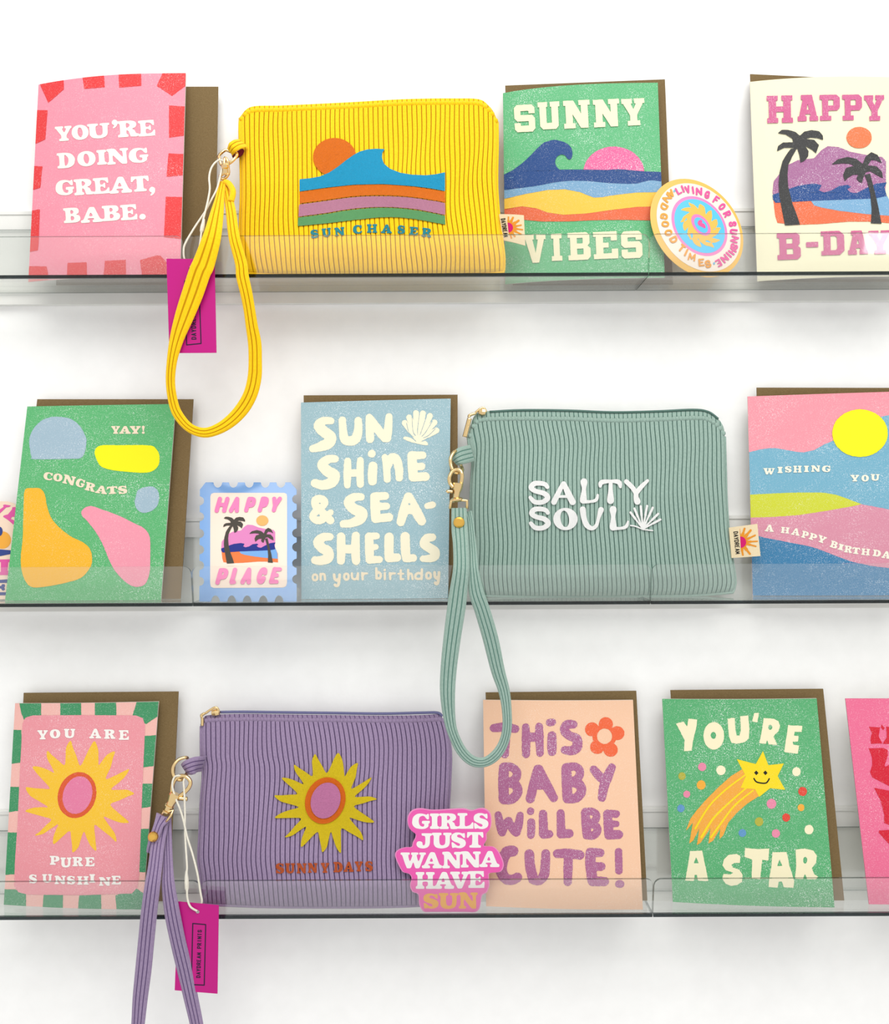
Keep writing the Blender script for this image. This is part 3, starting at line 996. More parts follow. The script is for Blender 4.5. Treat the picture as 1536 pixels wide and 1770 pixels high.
for zf, prow, sx, nm in ((Z1, 478, (320, 1121), 'top'), (Z2, 1045, (333, 1124), 'middle'), (Z3, 1585, (349, 1128), 'bottom')):
    what = {'top': ('pink card with red blocks', 'yellow corduroy pouch', 'round sunshine sticker'),
            'middle': ('green card with rounded blobs', 'pale blue seashell card', 'pink and blue birthday card'),
            'bottom': ('pink sun card', 'purple corduroy pouch', 'green shooting star card')}[nm]
    shelf(None, sx[0], prow, zf, 'clear acrylic shelf at left of %s row, holding the %s' % (nm, what[0]))
    shelf(sx[0], sx[1], prow, zf, 'clear acrylic shelf in centre of %s row, holding the %s' % (nm, what[1]))
    shelf(sx[1], None, prow, zf, 'clear acrylic shelf at right of %s row, holding the %s' % (nm, what[2]))
    rail(zf, 'white mounting rail on the wall behind the %s row of clear shelves' % nm)

GC, GE, GP, GS, GT = 'greeting cards standing on the shelves', 'kraft envelopes behind the cards', 'corduroy zip pouches', 'stickers on the shelves', 'magenta swing tags on white string'


def envelope(label, tl, tr, br, bl, floor, dtop=0.7125, dbot=0.690):
    c = [corner(*tl, dtop), corner(*tr, dtop), corner(*br, dbot, floor), corner(*bl, dbot, floor)]
    s = Sheet(c, 0.0, (1, 1))
    m = (np.array(c[2]) + np.array(c[3])) / 2
    t = thing('kraft_envelope', label, 'envelope', m, GE)
    sheet_mesh('envelope_body', s, 0.0009, M_KRAFT, t)
    # the pointed flap folded over the back
    A = [s.pos(np.array(a), np.array(b), -0.0010) for a, b in ((0.01, 0.005), (0.99, 0.005), (0.6, 0.42), (0.4, 0.42))]
    B = [s.pos(np.array(a), np.array(b), -0.0013) for a, b in ((0.01, 0.005), (0.99, 0.005), (0.6, 0.42), (0.4, 0.42))]
    obj('flap', A + B, [(0, 1, 2, 3), (7, 6, 5, 4), (0, 4, 5, 1), (1, 5, 6, 2), (2, 6, 7, 3), (3, 7, 4, 0)], M_KRAFT, t)
    return t


def card(label, tl, tr, br, bl, floor, base, dtop=0.7065, dbl=None, dbr=None, bow=0.002, bp=.5, fb=0., edge=None):
    c = [corner(*tl, dtop), corner(*tr, dtop), corner(*br, dbr, floor), corner(*bl, dbl, floor)]
    s = Sheet(c, bow, (14, 4), bp, fb)
    m = (np.array(c[2]) + np.array(c[3])) / 2
    t = thing('greeting_card', label, 'card', m, GC)
    sheet_mesh('front_panel', s, 0.00035, base, t, back=M_PAPER, edge=edge)
    # rear half of the folded card, joined at the left edge
    s2 = Sheet(c, bow, (14, 4), bp, fb)
    S, T = np.meshgrid(np.linspace(0, 1, 15), np.linspace(0, 1, 5))
    S, T = S.ravel(), T.ravel()
    P = s2.pos(S, T, -0.00055) + np.stack([0 * S, 0.0006 * S, 0 * S], -1)
    P2 = P + np.array([0, 0.0003, 0])
    F = []
    for j in range(4):
        for i in range(14):
            a = j * 15 + i
            F.append((a, a + 15, a + 16, a + 1)); F.append((75 + a + 1, 75 + a + 16, 75 + a + 15, 75 + a))
    for j in range(4):
        for i in (0, 14):
            a = j * 15 + i; F.append((a, a + 15, 75 + a + 15, 75 + a))
    for i in range(14):
        for j in (0, 4):
            a = j * 15 + i; F.append((a, a + 1, 75 + a + 1, 75 + a))
    obj('rear_panel', np.vstack([P, P2]), F, M_PAPER, t)
    return t, s


def sun_poly(art, tips, valleys, curl=0.0, raw=False):
    """flame rays: tips[i] lies between valleys[i-1] and valleys[i]"""
    n = len(tips); out = []
    for i in range(n):
        v0 = np.array(valleys[i - 1], float); v1 = np.array(valleys[i], float); tp = np.array(tips[i], float)
        mid = (v0 + v1) / 2; ax = tp - mid; L = np.hypot(*ax); ax /= L
        pr = np.array([-ax[1], ax[0]])
        wdt = np.hypot(*(v1 - v0))
        bend = pr * L * curl * (1 if i % 2 else -1)
        sg = 1 if np.dot(v1 - v0, pr) > 0 else -1
        out.append(v0)
        out.append(mid + ax * L * .35 - pr * sg * wdt * .34 + bend * .6)
        out.append(mid + ax * L * .72 - pr * sg * wdt * .24 + bend)
        out.append(tp)
        out.append(mid + ax * L * .72 + pr * sg * wdt * .20 + bend)
        out.append(mid + ax * L * .35 + pr * sg * wdt * .36 + bend * .6)
    art.poly(out, smooth=True, k=3, raw=raw)


CREAM = (255, 246, 208)
# ================================================================= TOP ROW
# --- card: you're doing great, babe
envelope('kraft envelope behind the pink card with red block border', (103, 150), (377, 149.7), (370.5, 480), (97, 484), Z1, dbot=.700)
t, s = card("pink card with red block border reading You're doing great, babe", (66.5, 146.2), (321, 126.4), (311, 479), (49, 488), Z1,
            ink((252, 152, 172), .22), bow=.006, bp=.47)
a = Art(30, 110, 4.151); a.rough = .35
for p in (((158, 140), (330, 100), (335, 185), (222, 282)), ((465, 80), (620, 70), (628, 170), (480, 182)),
          ((725, 60), (888, 50), (890, 160), (730, 172)), ((1050, 50), (1215, 50), (1215, 155), (1110, 232), (1000, 160)),
          ((100, 335), (218, 335), (200, 545), (100, 590)), ((90, 732), (180, 738), (165, 890), (90, 914)),
          ((80, 1060), (162, 1045), (155, 1255), (148, 1340), (80, 1352)), ((1088, 300), (1220, 309), (1220, 514), (1088, 532)),
          ((1085, 645), (1220, 649), (1220, 798), (1070, 812)), ((1065, 955), (1200, 958), (1185, 1260), (1052, 1245)),
          ((60, 1452), (210, 1455), (220, 1505), (220, 1640), (60, 1640)), ((360, 1430), (498, 1425), (502, 1640), (350, 1640)),
          ((628, 1415), (778, 1408), (784, 1640), (608, 1640)), ((880, 1410), (1000, 1375), (1030, 1380), (1075, 1430), (1130, 1640), (910, 1640))):
    a.poly(p)
a.build(s, t, 'border_block', ink((236, 60, 62), .22), 1, split=True)
a = Art(30, 110, 4.151)
a.word("Y 273 450 392 556 O 390 440 512 548 U 505 430 662 538 ' 675 403 722 465 R 720 410 868 526 E 870 407 990 520", 'cooper', -4)
a.word('D 287 640 414 750 O 430 628 562 738 I 570 620 640 726 N 643 610 797 722 G 800 605 940 713', 'cooper', -4)
a.word('G 275 835 407 946 R 408 828 545 942 E 546 820 662 934 A 660 813 818 930 T 816 808 945 918 , 943 885 992 948', 'cooper', -4)
a.word('B 333 1035 452 1142 A 455 1030 610 1140 B 610 1018 737 1128 E 742 1012 862 1122 . 875 1078 922 1120', 'cooper', -4)
a.build(s, t, 'letter', ink((255, 253, 240), 0), 2, step=.35, split=True)

# --- card: sunny vibes
envelope('kraft envelope behind the green Sunny Vibes wave card', (872.9, 147.8), (1148.9, 137), (1162.6, 481), (886, 486), Z1, dbot=.7065)
t, s = card('green card reading Sunny Vibes with a curling navy wave and pink sun', (869, 161), (1136.5, 142.9), (1148.6, 480.4), (872.9, 492), Z1,
            ink((98, 188, 128), .42), bow=.0058, bp=.42)
vz = (850, 120, 3.413)
a = Art(*vz); a.rough = .25
a.ell(718, 610, 180, 155); a.build(s, t, 'printed_sun', ink((236, 106, 160), .5), 1)
a = Art(*vz); a.rough = .2
a.poly([(40, 700), (40, 890), (70, 885), (130, 882), (300, 898), (450, 897), (600, 890), (800, 888), (1060, 895), (1060, 700)])
a.build(s, t, 'orange_band', ink((236, 110, 66), .2), 2)
a = Art(*vz); a.rough = .2
a.poly([(40, 700), (40, 830), (70, 825), (180, 808), (260, 820), (330, 845), (420, 858), (560, 850), (700, 830), (850, 812), (1060, 806), (1060, 700)])
a.build(s, t, 'yellow_band', ink((253, 203, 72), .12), 3)
a = Art(*vz); a.rough = .2
a.poly([(40, 640), (40, 770), (70, 765), (200, 735), (330, 712), (430, 708), (520, 725), (560, 742), (600, 757), (650, 755), (700, 745), (850, 727), (1060, 724), (1060, 640)])
a.build(s, t, 'pale_blue_band', ink((124, 170, 205), .3), 4)
a = Art(*vz); a.rough = .3
a.poly([(40, 640), (70, 622), (130, 590), (200, 535), (290, 445), (330, 425), (370, 417), (430, 432), (465, 460), (474, 500), (465, 530), (445, 528), (430, 508), (405, 503), (380, 520), (372, 550), (385, 580), (420, 600), (540, 605), (640, 600), (740, 590), (890, 602), (1060, 614), (1060, 668), (997, 662), (940, 655), (900, 662), (840, 675), (700, 672), (540, 658), (400, 663), (250, 690), (70, 712), (40, 718)], smooth=True, k=3)
a.build(s, t, 'navy_wave', ink((30, 74, 138), .16), 5)
a = Art(*vz)
a.word('S 132 210 253 370 U 272 193 400 354 N 422 184 578 348 N 598 178 752 340 Y 765 174 900 332', 'college', -3, oct=1)
a.word('V 190 975 318 1142 I 350 970 412 1130 B 448 963 580 1125 E 598 958 742 1118 S 762 955 885 1115', 'college', -2.5, oct=1)
a.build(s, t, 'letter', ink(CREAM, 0), 6, step=.4, split=True)

# --- card: happy b-day
envelope('kraft envelope behind the cream palm beach card', (1296.3, 128), (1571, 141), (1576, 484), (1312, 486), Z1, dbot=.700)
t, s = card('cream card reading Happy B-Day with two palms at a purple beach', (1295.7, 141.5), (1566, 134), (1577, 478), (1308.5, 486.8), Z1,
            ink((255, 249, 214), 0), bow=.005, bp=.45)


def beach(zx, zy, zs, surf, th_, navy, purple, sand, sky, sunc, palm, sx=1, sy=1, ox=0, oy=0, g=.4, lay=1):
    """the palm beach picture, drawn once and used for the card and for the sticker"""
    def A():
        q = Art(zx, zy, zs); q.rough = .2 * sx
        tr = q.t
        q.t = lambda p: tr(np.asarray(p, float) * np.array([sx, sy]) + np.array([ox, oy]))
        return q
    q = A(); q.poly([(225, 1000), (235, 900), (275, 850), (340, 775), (430, 730), (560, 715), (620, 650), (670, 618), (760, 625), (850, 662), (960, 685), (1110, 705), (1140, 740), (1140, 900), (1130, 1020), (700, 1040), (300, 1040)])
    q.build(surf, th_, 'purple_mountain', ink(purple, g), lay)
    q = A(); q.poly([(232, 1040), (540, 1030), (1150, 1020), (1185, 1100), (1187, 1240), (1100, 1232), (1000, 1226), (850, 1225), (600, 1245), (400, 1252), (265, 1235), (245, 1170)])
    q.build(surf, th_, 'orange_sand', ink(sand, g * .5), lay + 1)
    q = A(); q.poly([(530, 1050), (1150, 1020), (1175, 1080), (1186, 1180), (980, 1165), (770, 1140), (630, 1115), (560, 1095)])
    q.build(surf, th_, 'pale_blue_sea', ink(sky, g * .8), lay + 2)
    q = A(); q.poly([(225, 1010), (300, 985), (360, 962), (440, 935), (560, 920), (620, 932), (610, 955), (597, 975), (640, 992), (700, 975), (760, 940), (830, 930), (858, 945), (825, 965), (850, 990), (900, 998), (960, 965), (1060, 920), (1145, 910), (1125, 950), (1145, 1020), (1050, 1040), (560, 1058), (250, 1075), (228, 1045)])
    q.build(surf, th_, 'navy_waves', ink(navy, g * .5), lay + 3)
    q = A(); q.ell(922, 550, 102, 86); q.build(surf, th_, 'printed_sun', ink(sunc, g * .5), lay + 4)
    q = A()
    q.poly([(372, 640), (420, 640), (385, 700), (352, 770), (345, 850), (352, 950), (385, 1080), (420, 1170), (446, 1250), (325, 1257), (300, 1130), (280, 1020), (273, 930), (282, 830), (305, 740), (335, 690)])
    q.poly([(268, 515), (300, 488), (350, 488), (410, 505), (445, 535), (480, 502), (540, 490), (600, 500), (630, 535), (632, 570), (590, 555), (530, 550), (490, 562), (560, 568), (598, 610), (575, 678), (545, 650), (490, 620), (515, 660), (512, 700), (485, 735), (450, 752), (440, 690), (425, 640), (380, 632), (320, 632), (260, 660), (270, 618), (310, 590), (390, 588), (385, 560), (330, 525)])
    q.poly([(965, 850), (1010, 840), (1038, 950), (1070, 1080), (1102, 1243), (1016, 1240), (1022, 1130), (1010, 1000), (985, 900)])
    q.poly([(698, 768), (750, 725), (830, 706), (900, 722), (950, 762), (975, 700), (1020, 668), (1070, 690), (1107, 757), (1060, 735), (1020, 730), (990, 775), (1060, 780), (1105, 825), (1114, 878), (1060, 850), (1010, 820), (975, 830), (955, 870), (945, 915), (920, 905), (900, 880), (915, 848), (870, 850), (830, 875), (805, 902), (793, 850), (815, 795), (880, 778), (850, 762), (780, 758)])
    q.build(surf, th_, 'palm_silhouette', ink(palm, g * .15), lay + 5, split=True)


beach(1286, 120, 4.656, s, t, (26, 76, 144), (172, 110, 156), (244, 116, 72), (126, 176, 214), (247, 126, 76), (58, 58, 58), g=.45)
a = Art(1286, 120, 4.656)
a.word('H 180 213 387 432 A 425 207 590 417 P 605 206 767 412 P 787 205 945 410 Y 963 210 1124 414', 'college', -1.5, oct=1)
a.word('B 262 1318 450 1532 - 495 1390 592 1432 D 615 1302 802 1495 A 830 1298 990 1490 Y 998 1298 1175 1488', 'college', -2, oct=1)
a.build(s, t, 'letter', ink((214, 102, 150), .25), 7, step=.4, split=True)

# ================================================================= MIDDLE ROW
# --- sticker at the left edge, half behind the green card
def sticker(label, cpx, fdepth, art_outline, mat, root_px, floor, name='vinyl_sticker', group=GS, back=M_PAPER, th=.0006, rim=None):
    s = Sheet(cpx, 0, (1, 1)); s.clip = False
    m = (np.array(cpx[2]) + np.array(cpx[3])) / 2
    t = thing(name, label, 'sticker', m, group)
    art_outline.build(s, t, 'sticker_base', mat, 0, thick=th, off=-th)
    return t, s


c = [corner(-60, 868, .708), corner(40, 868, .708), corner(40, 1037, .690, Z2), corner(-60, 1037, .690, Z2)]
a = Art(0, 860, 9.325)
a.poly([(-500, 200), (-300, 110), (0, 60), (120, 62), (220, 90), (300, 160), (330, 300), (300, 1640), (-500, 1640)], smooth=False)
t, s = sticker('peach sticker with pink letters half hidden behind the green blob card', c, 0, a, ink((252, 226, 202), 0, .3), None, Z2)
a = Art(0, 860, 9.325)
a.poly([(-60, 230), (60, 150), (50, 120), (80, 112), (180, 130), (150, 152), (100, 160), (0, 255), (-60, 280)])
a.poly([(200, 155), (300, 150), (300, 480), (215, 435), (130, 360), (50, 310), (60, 290), (130, 270), (195, 190)])
a.poly([(195, 310), (240, 310), (235, 370), (175, 345)], cut=True)
a.poly([(-60, 1000), (300, 990), (300, 1250), (-60, 1250), (-60, 1200), (15, 1200), (15, 1040), (-60, 1040)])
a.poly([(135, 1040), (180, 1050), (180, 1180), (120, 1180)], cut=True)
a.build(s, t, 'pink_letter', ink((232, 92, 168), 0, .3), 1, split=True)
a = Art(0, 860, 9.325); a.ell(40, 685, 138, 140); a.build(s, t, 'orange_disc', ink((250, 178, 66), 0, .3), 1)
a = Art(0, 860, 9.325)
a.ell(-5, 545, 50, 75)
a.poly([(-60, 830), (180, 850), (300, 850), (300, 910), (170, 910), (0, 945), (-60, 945)])
a.poly([(-60, 1330), (110, 1318), (300, 1318), (300, 1375), (-60, 1375)]); a.poly([(-60, 1525), (300, 1525), (300, 1575), (-60, 1575)])
a.poly([(-60, 1420), (20, 1425), (35, 1395), (75, 1395), (85, 1425), (70, 1450), (85, 1480), (60, 1500), (35, 1495), (20, 1465), (-60, 1470)])
a.build(s, t, 'navy_shape', ink((52, 72, 142), 0, .3), 2, split=True)

# --- card: congrats
envelope('kraft envelope behind the green Congrats blob card', (64.3, 690), (334.2, 690), (312, 1038), (24, 1038), Z2, dbot=.694)
t, s = card('green card reading Yay! Congrats with rounded paper cut-out blobs', (47.2, 702.6), (303.5, 698.3), (278, 1037.5), (8.7, 1038), Z2,
            ink((94, 186, 118), .42), dbl=.686, dbr=.684, bow=.001)
ez = (0, 670, 4.389)
a = Art(*ez); a.rough = .3
a.poly([(232, 490), (222, 400), (250, 320), (310, 255), (380, 225), (450, 222), (530, 235), (600, 285), (650, 370), (655, 430), (640, 500), (610, 535), (540, 540), (260, 543), (240, 525)], True)
a.poly([(1030, 830), (1045, 780), (1100, 755), (1165, 752), (1205, 800), (1200, 880), (1160, 930), (1090, 950), (1040, 925), (1022, 870)], True)
a.build(s, t, 'grey_blue_blob', ink((166, 192, 208), .3), 1, split=True)
a = Art(*ez); a.rough = .3
a.poly([(718, 485), (760, 440), (900, 437), (1130, 438), (1185, 465), (1210, 520), (1205, 580), (1170, 625), (1110, 645), (1000, 642), (850, 625), (770, 600), (735, 550)], True)
a.build(s, t, 'yellow_blob', ink((255, 250, 0), 0), 1)
a = Art(*ez); a.rough = .3
a.poly([(190, 775), (250, 762), (305, 765), (340, 810), (358, 900), (390, 990), (450, 1060), (540, 1130), (640, 1180), (690, 1240), (697, 1330), (660, 1400), (600, 1450), (480, 1485), (330, 1512), (240, 1512), (195, 1470), (165, 1390), (158, 1280), (172, 1150), (180, 900)], True)
a.build(s, t, 'orange_blob', ink((254, 190, 42), .15), 1)
a = Art(*ez); a.rough = .3
a.poly([(618, 940), (650, 908), (700, 900), (790, 930), (900, 970), (1020, 1030), (1090, 1065), (1135, 1130), (1140, 1250), (1135, 1400), (1100, 1490), (1030, 1512), (960, 1480), (880, 1400), (830, 1310), (780, 1190), (730, 1100), (660, 1010), (625, 975)], True)
a.build(s, t, 'pink_blob', ink((250, 158, 178), .22), 1)
a = Art(*ez)
a.word('Y 845 292 910 350 A 905 292 992 350 Y 985 292 1068 350 ! 1075 290 1100 350', 'cooper')
for w_, r_ in (('C 332 642 400 702', 8), ('O 405 652 475 712', 10), ('N 480 667 572 735', 14), ('G 577 692 645 756', 15), ('R 648 722 724 785', 14), ('A 725 745 814 804', 8), ('T 812 750 892 806', -4), ('S 896 745 965 806', -6)):
    a.word(w_, 'cooper', r_)
a.build(s, t, 'letter', ink((255, 232, 205), 0), 2, step=.3, split=True)

# --- stamp shaped sticker
c = [corner(345, 833, .7065), corner(513, 833, .7065), corner(513, 1039, .6735, Z2), corner(345, 1039, .6735, Z2)]
fz = (330, 820, 7.68)
a = Art(*fz)
a.poly([(118, 105), (1402, 105), (1402, 1688), (110, 1688)])
for x in (355, 562, 772, 985, 1192): a.ell(x, 108, 58, 68, cut=True)
for x in (325, 540, 745, 958, 1168): a.ell(x, 1700, 58, 92, cut=True)
for y in (352, 562, 785, 1000, 1208, 1420): a.ell(112, y, 62, 60, cut=True)
for y in (330, 535, 780, 965, 1180, 1392): a.ell(1404, y, 62, 60, cut=True)
a.poly([(60, 60), (190, 60), (190, 110), (120, 200), (60, 200)], cut=True)
a.poly([(1460, 60), (1320, 60), (1330, 120), (1402, 200), (1460, 200)], cut=True)
a.blur = 3
M_STK = ink((118, 168, 228), 0, .12, spec=.6)
t, s = sticker('blue stamp-shaped sticker reading Happy Place with a palm beach', c, 0, a, M_STK, None, Z2)
a = Art(*fz); a.poly([(258, 290), (270, 258), (305, 245), (1235, 245), (1268, 258), (1275, 290), (1275, 1440), (1262, 1485), (1225, 1502), (300, 1508), (265, 1490), (255, 1450)])
a.build(s, t, 'peach_panel', ink((255, 232, 214), 0, .12), 1)
beach(330, 820, 7.68, s, t, (20, 42, 140), (234, 140, 200), (250, 130, 66), (126, 180, 240), (253, 190, 110), (72, 66, 58), sx=.785, sy=.806, ox=224, oy=169, g=0, lay=2)
a = Art(*fz)
a.word('H 308 300 520 505 A 498 300 688 505 P 700 300 880 500 P 880 298 1050 500 Y 1030 298 1215 498', 'italic')
a.word('P 318 1245 515 1460 L 505 1240 655 1455 A 650 1238 850 1455 C 850 1235 1035 1452 E 1030 1232 1222 1450', 'italic')
a.build(s, t, 'letter', ink((250, 118, 184), 0, .12), 9, step=.3, split=True)

# --- card: sunshine and seashells
envelope('kraft envelope behind the pale blue seashell birthday card', (524.6, 683.3), (790.7, 682.2), (791, 1033), (528, 1036), Z2, dbot=.697)
t, s = card('pale blue card reading Sunshine & Seashells in hand-cut cream letters', (520.1, 695.8), (778.7, 688.9), (774.4, 1032), (520.7, 1036), Z2,
            ink((160, 194, 204), .5), dbl=.688, dbr=.690, bow=.001)
gz = (510, 670, 4.659)
a = Art(*gz)
a.rough = .4; a.blur = 1; a.fat = 2.0
a.brush('288,268,26 230,268,30 192,305,40 225,350,42 285,395,42 270,445,44 205,475,36 140,492,26',
        '380,262,28 385,350,30 400,415,36 442,430,36 488,410,38 508,340,32 507,265,28',
        '598,242,28 600,330,32 603,415,30', '600,245,28 660,330,34 722,408,30', '755,235,26 748,330,32 738,405,34',
        '322,574,28 265,578,32 218,620,38 260,672,42 316,706,42 295,760,42 225,785,36 160,770,32',
        '423,592,26 420,690,30 420,785,25', '525,585,25 522,690,29 525,778,27', '425,690,28 520,685,28',
        '617,532,30', '626,632,34 622,700,36 622,755,32', '722,560,23 736,650,27 742,738,27', '745,630,30 772,570,34 812,577,36 835,650,32 838,726,28',
        '940,548,35 945,640,37 950,720,35', '940,546,31 1025,545,29', '945,640,28 1018,634,28', '950,722,33 1048,716,34',
        '283,1068,31 225,1010,30 168,955,30 165,905,30 212,898,30 238,930,28 190,980,30 148,1030,32 165,1066,27 215,1062,30 285,1005,22',
        '530,880,28 470,885,32 430,925,38 470,975,40 535,1010,44 520,1060,40 455,1090,32 388,1098,28',
        '640,880,35 645,970,38 648,1055,34', '640,876,31 725,873,30', '648,958,30 735,955,27', '648,1056,31 755,1044,33',
        '850,1083,31 880,980,38 912,882,36', '912,882,36 970,990,40 1018,1075,33', '885,985,32 960,985,32', '1065,953,24 1105,944,26',
        '280,1202,28 225,1205,32 185,1245,38 215,1290,38 262,1320,40 265,1370,40 205,1393,34 160,1390,30',
        '370,1200,32 370,1300,33 368,1395,30', '488,1192,30 485,1300,34 490,1395,32', '370,1300,32 485,1300,34',
        '595,1200,32 598,1300,34 600,1385,32', '595,1197,28 655,1195,25', '600,1290,26 648,1283,22', '600,1387,30 678,1384,26',
        '757,1205,36 755,1300,36 755,1372,34', '755,1374,32 820,1368,32', '885,1200,36 888,1300,36 895,1372,34', '895,1375,31 950,1372,29',
        '1105,1205,28 1060,1215,34 1040,1258,36 1080,1290,36 1125,1322,36 1122,1360,34 1080,1376,28 1028,1378,24')
a.ell(198, 932, 8, 5, cut=True); a.ell(919, 938, 9, 9, cut=True); a.line([(178, 1034), (194, 1020)], 4, cut=True)
a.build(s, t, 'letter', ink((255, 248, 220), 0), 1, step=.5, split=True)
a = Art(*gz); a.rough = .3
for e_ in ((882, 285), (918, 240), (972, 205), (1028, 208), (1085, 228), (1122, 280), (1138, 345)):
    b_ = np.array((990, 425)); e_ = np.array(e_); m_ = b_ * .45 + e_ * .55
    a.line([m_, e_], 25, r2=22); a.line([b_, m_], 12, r2=25)
a.poly([(870, 410), (885, 395), (930, 405), (985, 440), (1050, 430), (1068, 465), (1000, 455), (920, 435)], True)
for p_ in (((948, 350), (940, 225)), ((985, 340), (1000, 215)), ((1020, 340), (1058, 232)), ((1050, 360), (1105, 270)), ((918, 370), (896, 285)), ((1075, 385), (1130, 330))):
    a.line([((p_[0][0] + 990) / 2, (p_[0][1] + 425) / 2), p_[0], p_[1]], 2.2, cut=True)
a.build(s, t, 'cut_out_shell', ink((255, 248, 220), 0), 1, step=.5)
a = Art(*gz)
for w_ in ('o 132 1497 188 1560', 'n 194 1492 250 1555', 'y 302 1497 370 1607', 'o 385 1490 440 1555', 'u 447 1488 515 1552', 'r 530 1485 588 1552', 'b 643 1447 700 1545', 'i 705 1460 738 1550', 'r 752 1485 812 1550', 't 820 1462 880 1550', 'h 900 1460 955 1550', 'd 958 1455 1030 1550', 'o 1045 1482 1102 1547', 'y 1110 1478 1170 1592'):
    a.word(w_, 'fat', 0, wv=.30 if w_[0] in 'onur' else .21, wh=.26 if w_[0] in 'onur' else .18, rough=.1)
a.build(s, t, 'small_lettering', ink((253, 236, 205), 0), 1, step=.3, stuff=True)

# --- card: wishing you a happy birthday
envelope('kraft envelope behind the pink and blue birthday landscape card', (1307.5, 669.9), (1582, 670.5), (1590, 1026), (1314, 1030), Z2, dbot=.704)
t, s = card('landscape card with a yellow sun over pink and blue hills', (1291.6, 685.3), (1561, 676.5), (1569, 1026), (1300.2, 1026.5), Z2,
            ink((255, 158, 172), .3), dbl=.700, dbr=.696, bow=.001)
jz = (1270, 660, 4.538)
def band(pts, col, g, lay, nm, rough=.3):
    q = Art(*jz); q.rough = rough; q.poly(pts); q.build(s, t, nm, ink(col, g), lay)
band([(60, 556), (110, 552), (200, 530), (260, 521), (320, 520), (420, 538), (480, 550), (540, 553), (620, 535), (700, 490), (760, 465), (850, 420), (1000, 350), (1150, 272), (1207, 262), (1420, 240), (1420, 1050), (60, 1050)], (122, 183, 208), .35, 1, 'blue_hill')
band([(60, 888), (115, 885), (300, 875), (500, 868), (600, 868), (700, 870), (800, 888), (900, 925), (995, 960), (900, 1100), (60, 1100)], (216, 222, 58), .2, 2, 'lime_hill')
band([(60, 1066), (115, 1065), (300, 1060), (500, 1045), (700, 1015), (900, 980), (990, 960), (1150, 990), (1420, 1040), (1420, 1520), (60, 1400)], (226, 150, 172), .4, 3, 'mauve_hill')
band([(60, 1180), (115, 1190), (230, 1222), (400, 1255), (560, 1285), (640, 1308), (700, 1330), (800, 1370), (920, 1412), (1050, 1440), (1150, 1455), (1420, 1475), (1420, 1800), (60, 1800)], (62, 132, 178), .35, 4, 'deep_blue_hill')
a = Art(*jz); a.rough = .4; a.ell(978, 403, 218, 187); a.build(s, t, 'printed_sun', ink((255, 250, 20), 0), 5)
a = Art(*jz)
a.word('W 220 677 310 727 I 330 667 372 716 S 388 662 442 711 H 455 658 520 712 I 538 658 577 708 N 595 656 665 706 G 680 657 748 708 Y 903 730 970 781 O 988 730 1047 782 U 1063 724 1130 776', 'cooper', 0)
for w_, r_ in (('A 233 1120 302 1175', 5), ('H 358 1140 424 1188', 6), ('A 440 1148 507 1204', 10), ('P 520 1172 575 1226', 14), ('P 580 1190 640 1242', 18), ('Y 645 1208 712 1262', 20), ('B 745 1250 803 1304', 18), ('I 806 1272 850 1320', 14), ('R 855 1286 917 1340', 8), ('T 916 1300 977 1350', 6), ('H 988 1308 1055 1360', 5), ('D 1078 1318 1142 1370', 8), ('A 1148 1328 1217 1385', 8), ('Y 1222 1340 1290 1395', 6)):
    a.word(w_, 'cooper', r_)
a.build(s, t, 'letter', ink((255, 251, 232), 0), 6, step=.3, split=True)

# ================================================================= BOTTOM ROW
# --- card: you are pure sunshine
envelope('kraft envelope behind the pink sun card with green block border', (40.8, 1197.8), (308.4, 1195.4), (292, 1566), (24, 1566), Z3, dbot=.692)
t, s = card('pink card reading You are pure sunshine with a flaming sun', (26.1, 1215.6), (274, 1212.7), (246.5, 1572.6), (6.6, 1564.3), Z3,
            ink((250, 192, 182), .2), bow=.002)
kz = (0, 1180, 4.215)
a = Art(*kz); a.rough = .35
for p in (((135, 120), (300, 120), (300, 255), (175, 268), (155, 220)), ((440, 110), (590, 110), (592, 255), (440, 255)),
          ((690, 110), (845, 110), (848, 255), (692, 255)), ((1005, 110), (1180, 110), (1180, 225), (1065, 300), (960, 255)),
          ((50, 340), (155, 345), (160, 580), (50, 596)), ((30, 757), (145, 760), (135, 932), (30, 950)),
          ((20, 1090), (125, 1092), (115, 1395), (20, 1400)), ((0, 1505), (110, 1505), (190, 1540), (190, 1700), (0, 1700)),
          ((1040, 390), (1180, 378), (1170, 600), (1040, 617)), ((1030, 735), (1170, 735), (1160, 892), (1030, 914)),
          ((1015, 1065), (1150, 1062), (1130, 1380), (1000, 1380)), ((320, 1530), (460, 1530), (455, 1760), (300, 1760)),
          ((580, 1530), (735, 1530), (742, 1760), (558, 1760)), ((840, 1550), (990, 1495), (1080, 1560), (1080, 1760), (860, 1760))):
    a.poly(p)
a.build(s, t, 'border_block', ink((66, 152, 102), .2), 1, split=True)
a = Art(*kz); a.rough = .25
a.poly([(165, 300), (185, 255), (240, 238), (600, 236), (990, 238), (1040, 258), (1057, 310), (1050, 500), (1040, 700), (1015, 1400), (1003, 1490), (960, 1535), (600, 1548), (200, 1543), (135, 1525), (103, 1480), (110, 1300), (130, 1000), (148, 600), (160, 380)])
a.build(s, t, 'pink_panel', ink((243, 156, 166), .3), 2)
a = Art(*kz); a.rough = .2
sun_poly(a, [(515, 422), (690, 425), (838, 500), (942, 628), (978, 808), (940, 1018), (848, 1160), (700, 1225), (530, 1237), (390, 1175), (255, 1112), (185, 935), (188, 762), (238, 612), (345, 495)],
         [(585, 605), (720, 600), (770, 700), (810, 775), (805, 885), (755, 975), (690, 1035), (612, 1085), (510, 1080), (425, 1030), (375, 995), (350, 905), (365, 770), (395, 655), (470, 600)], .05)
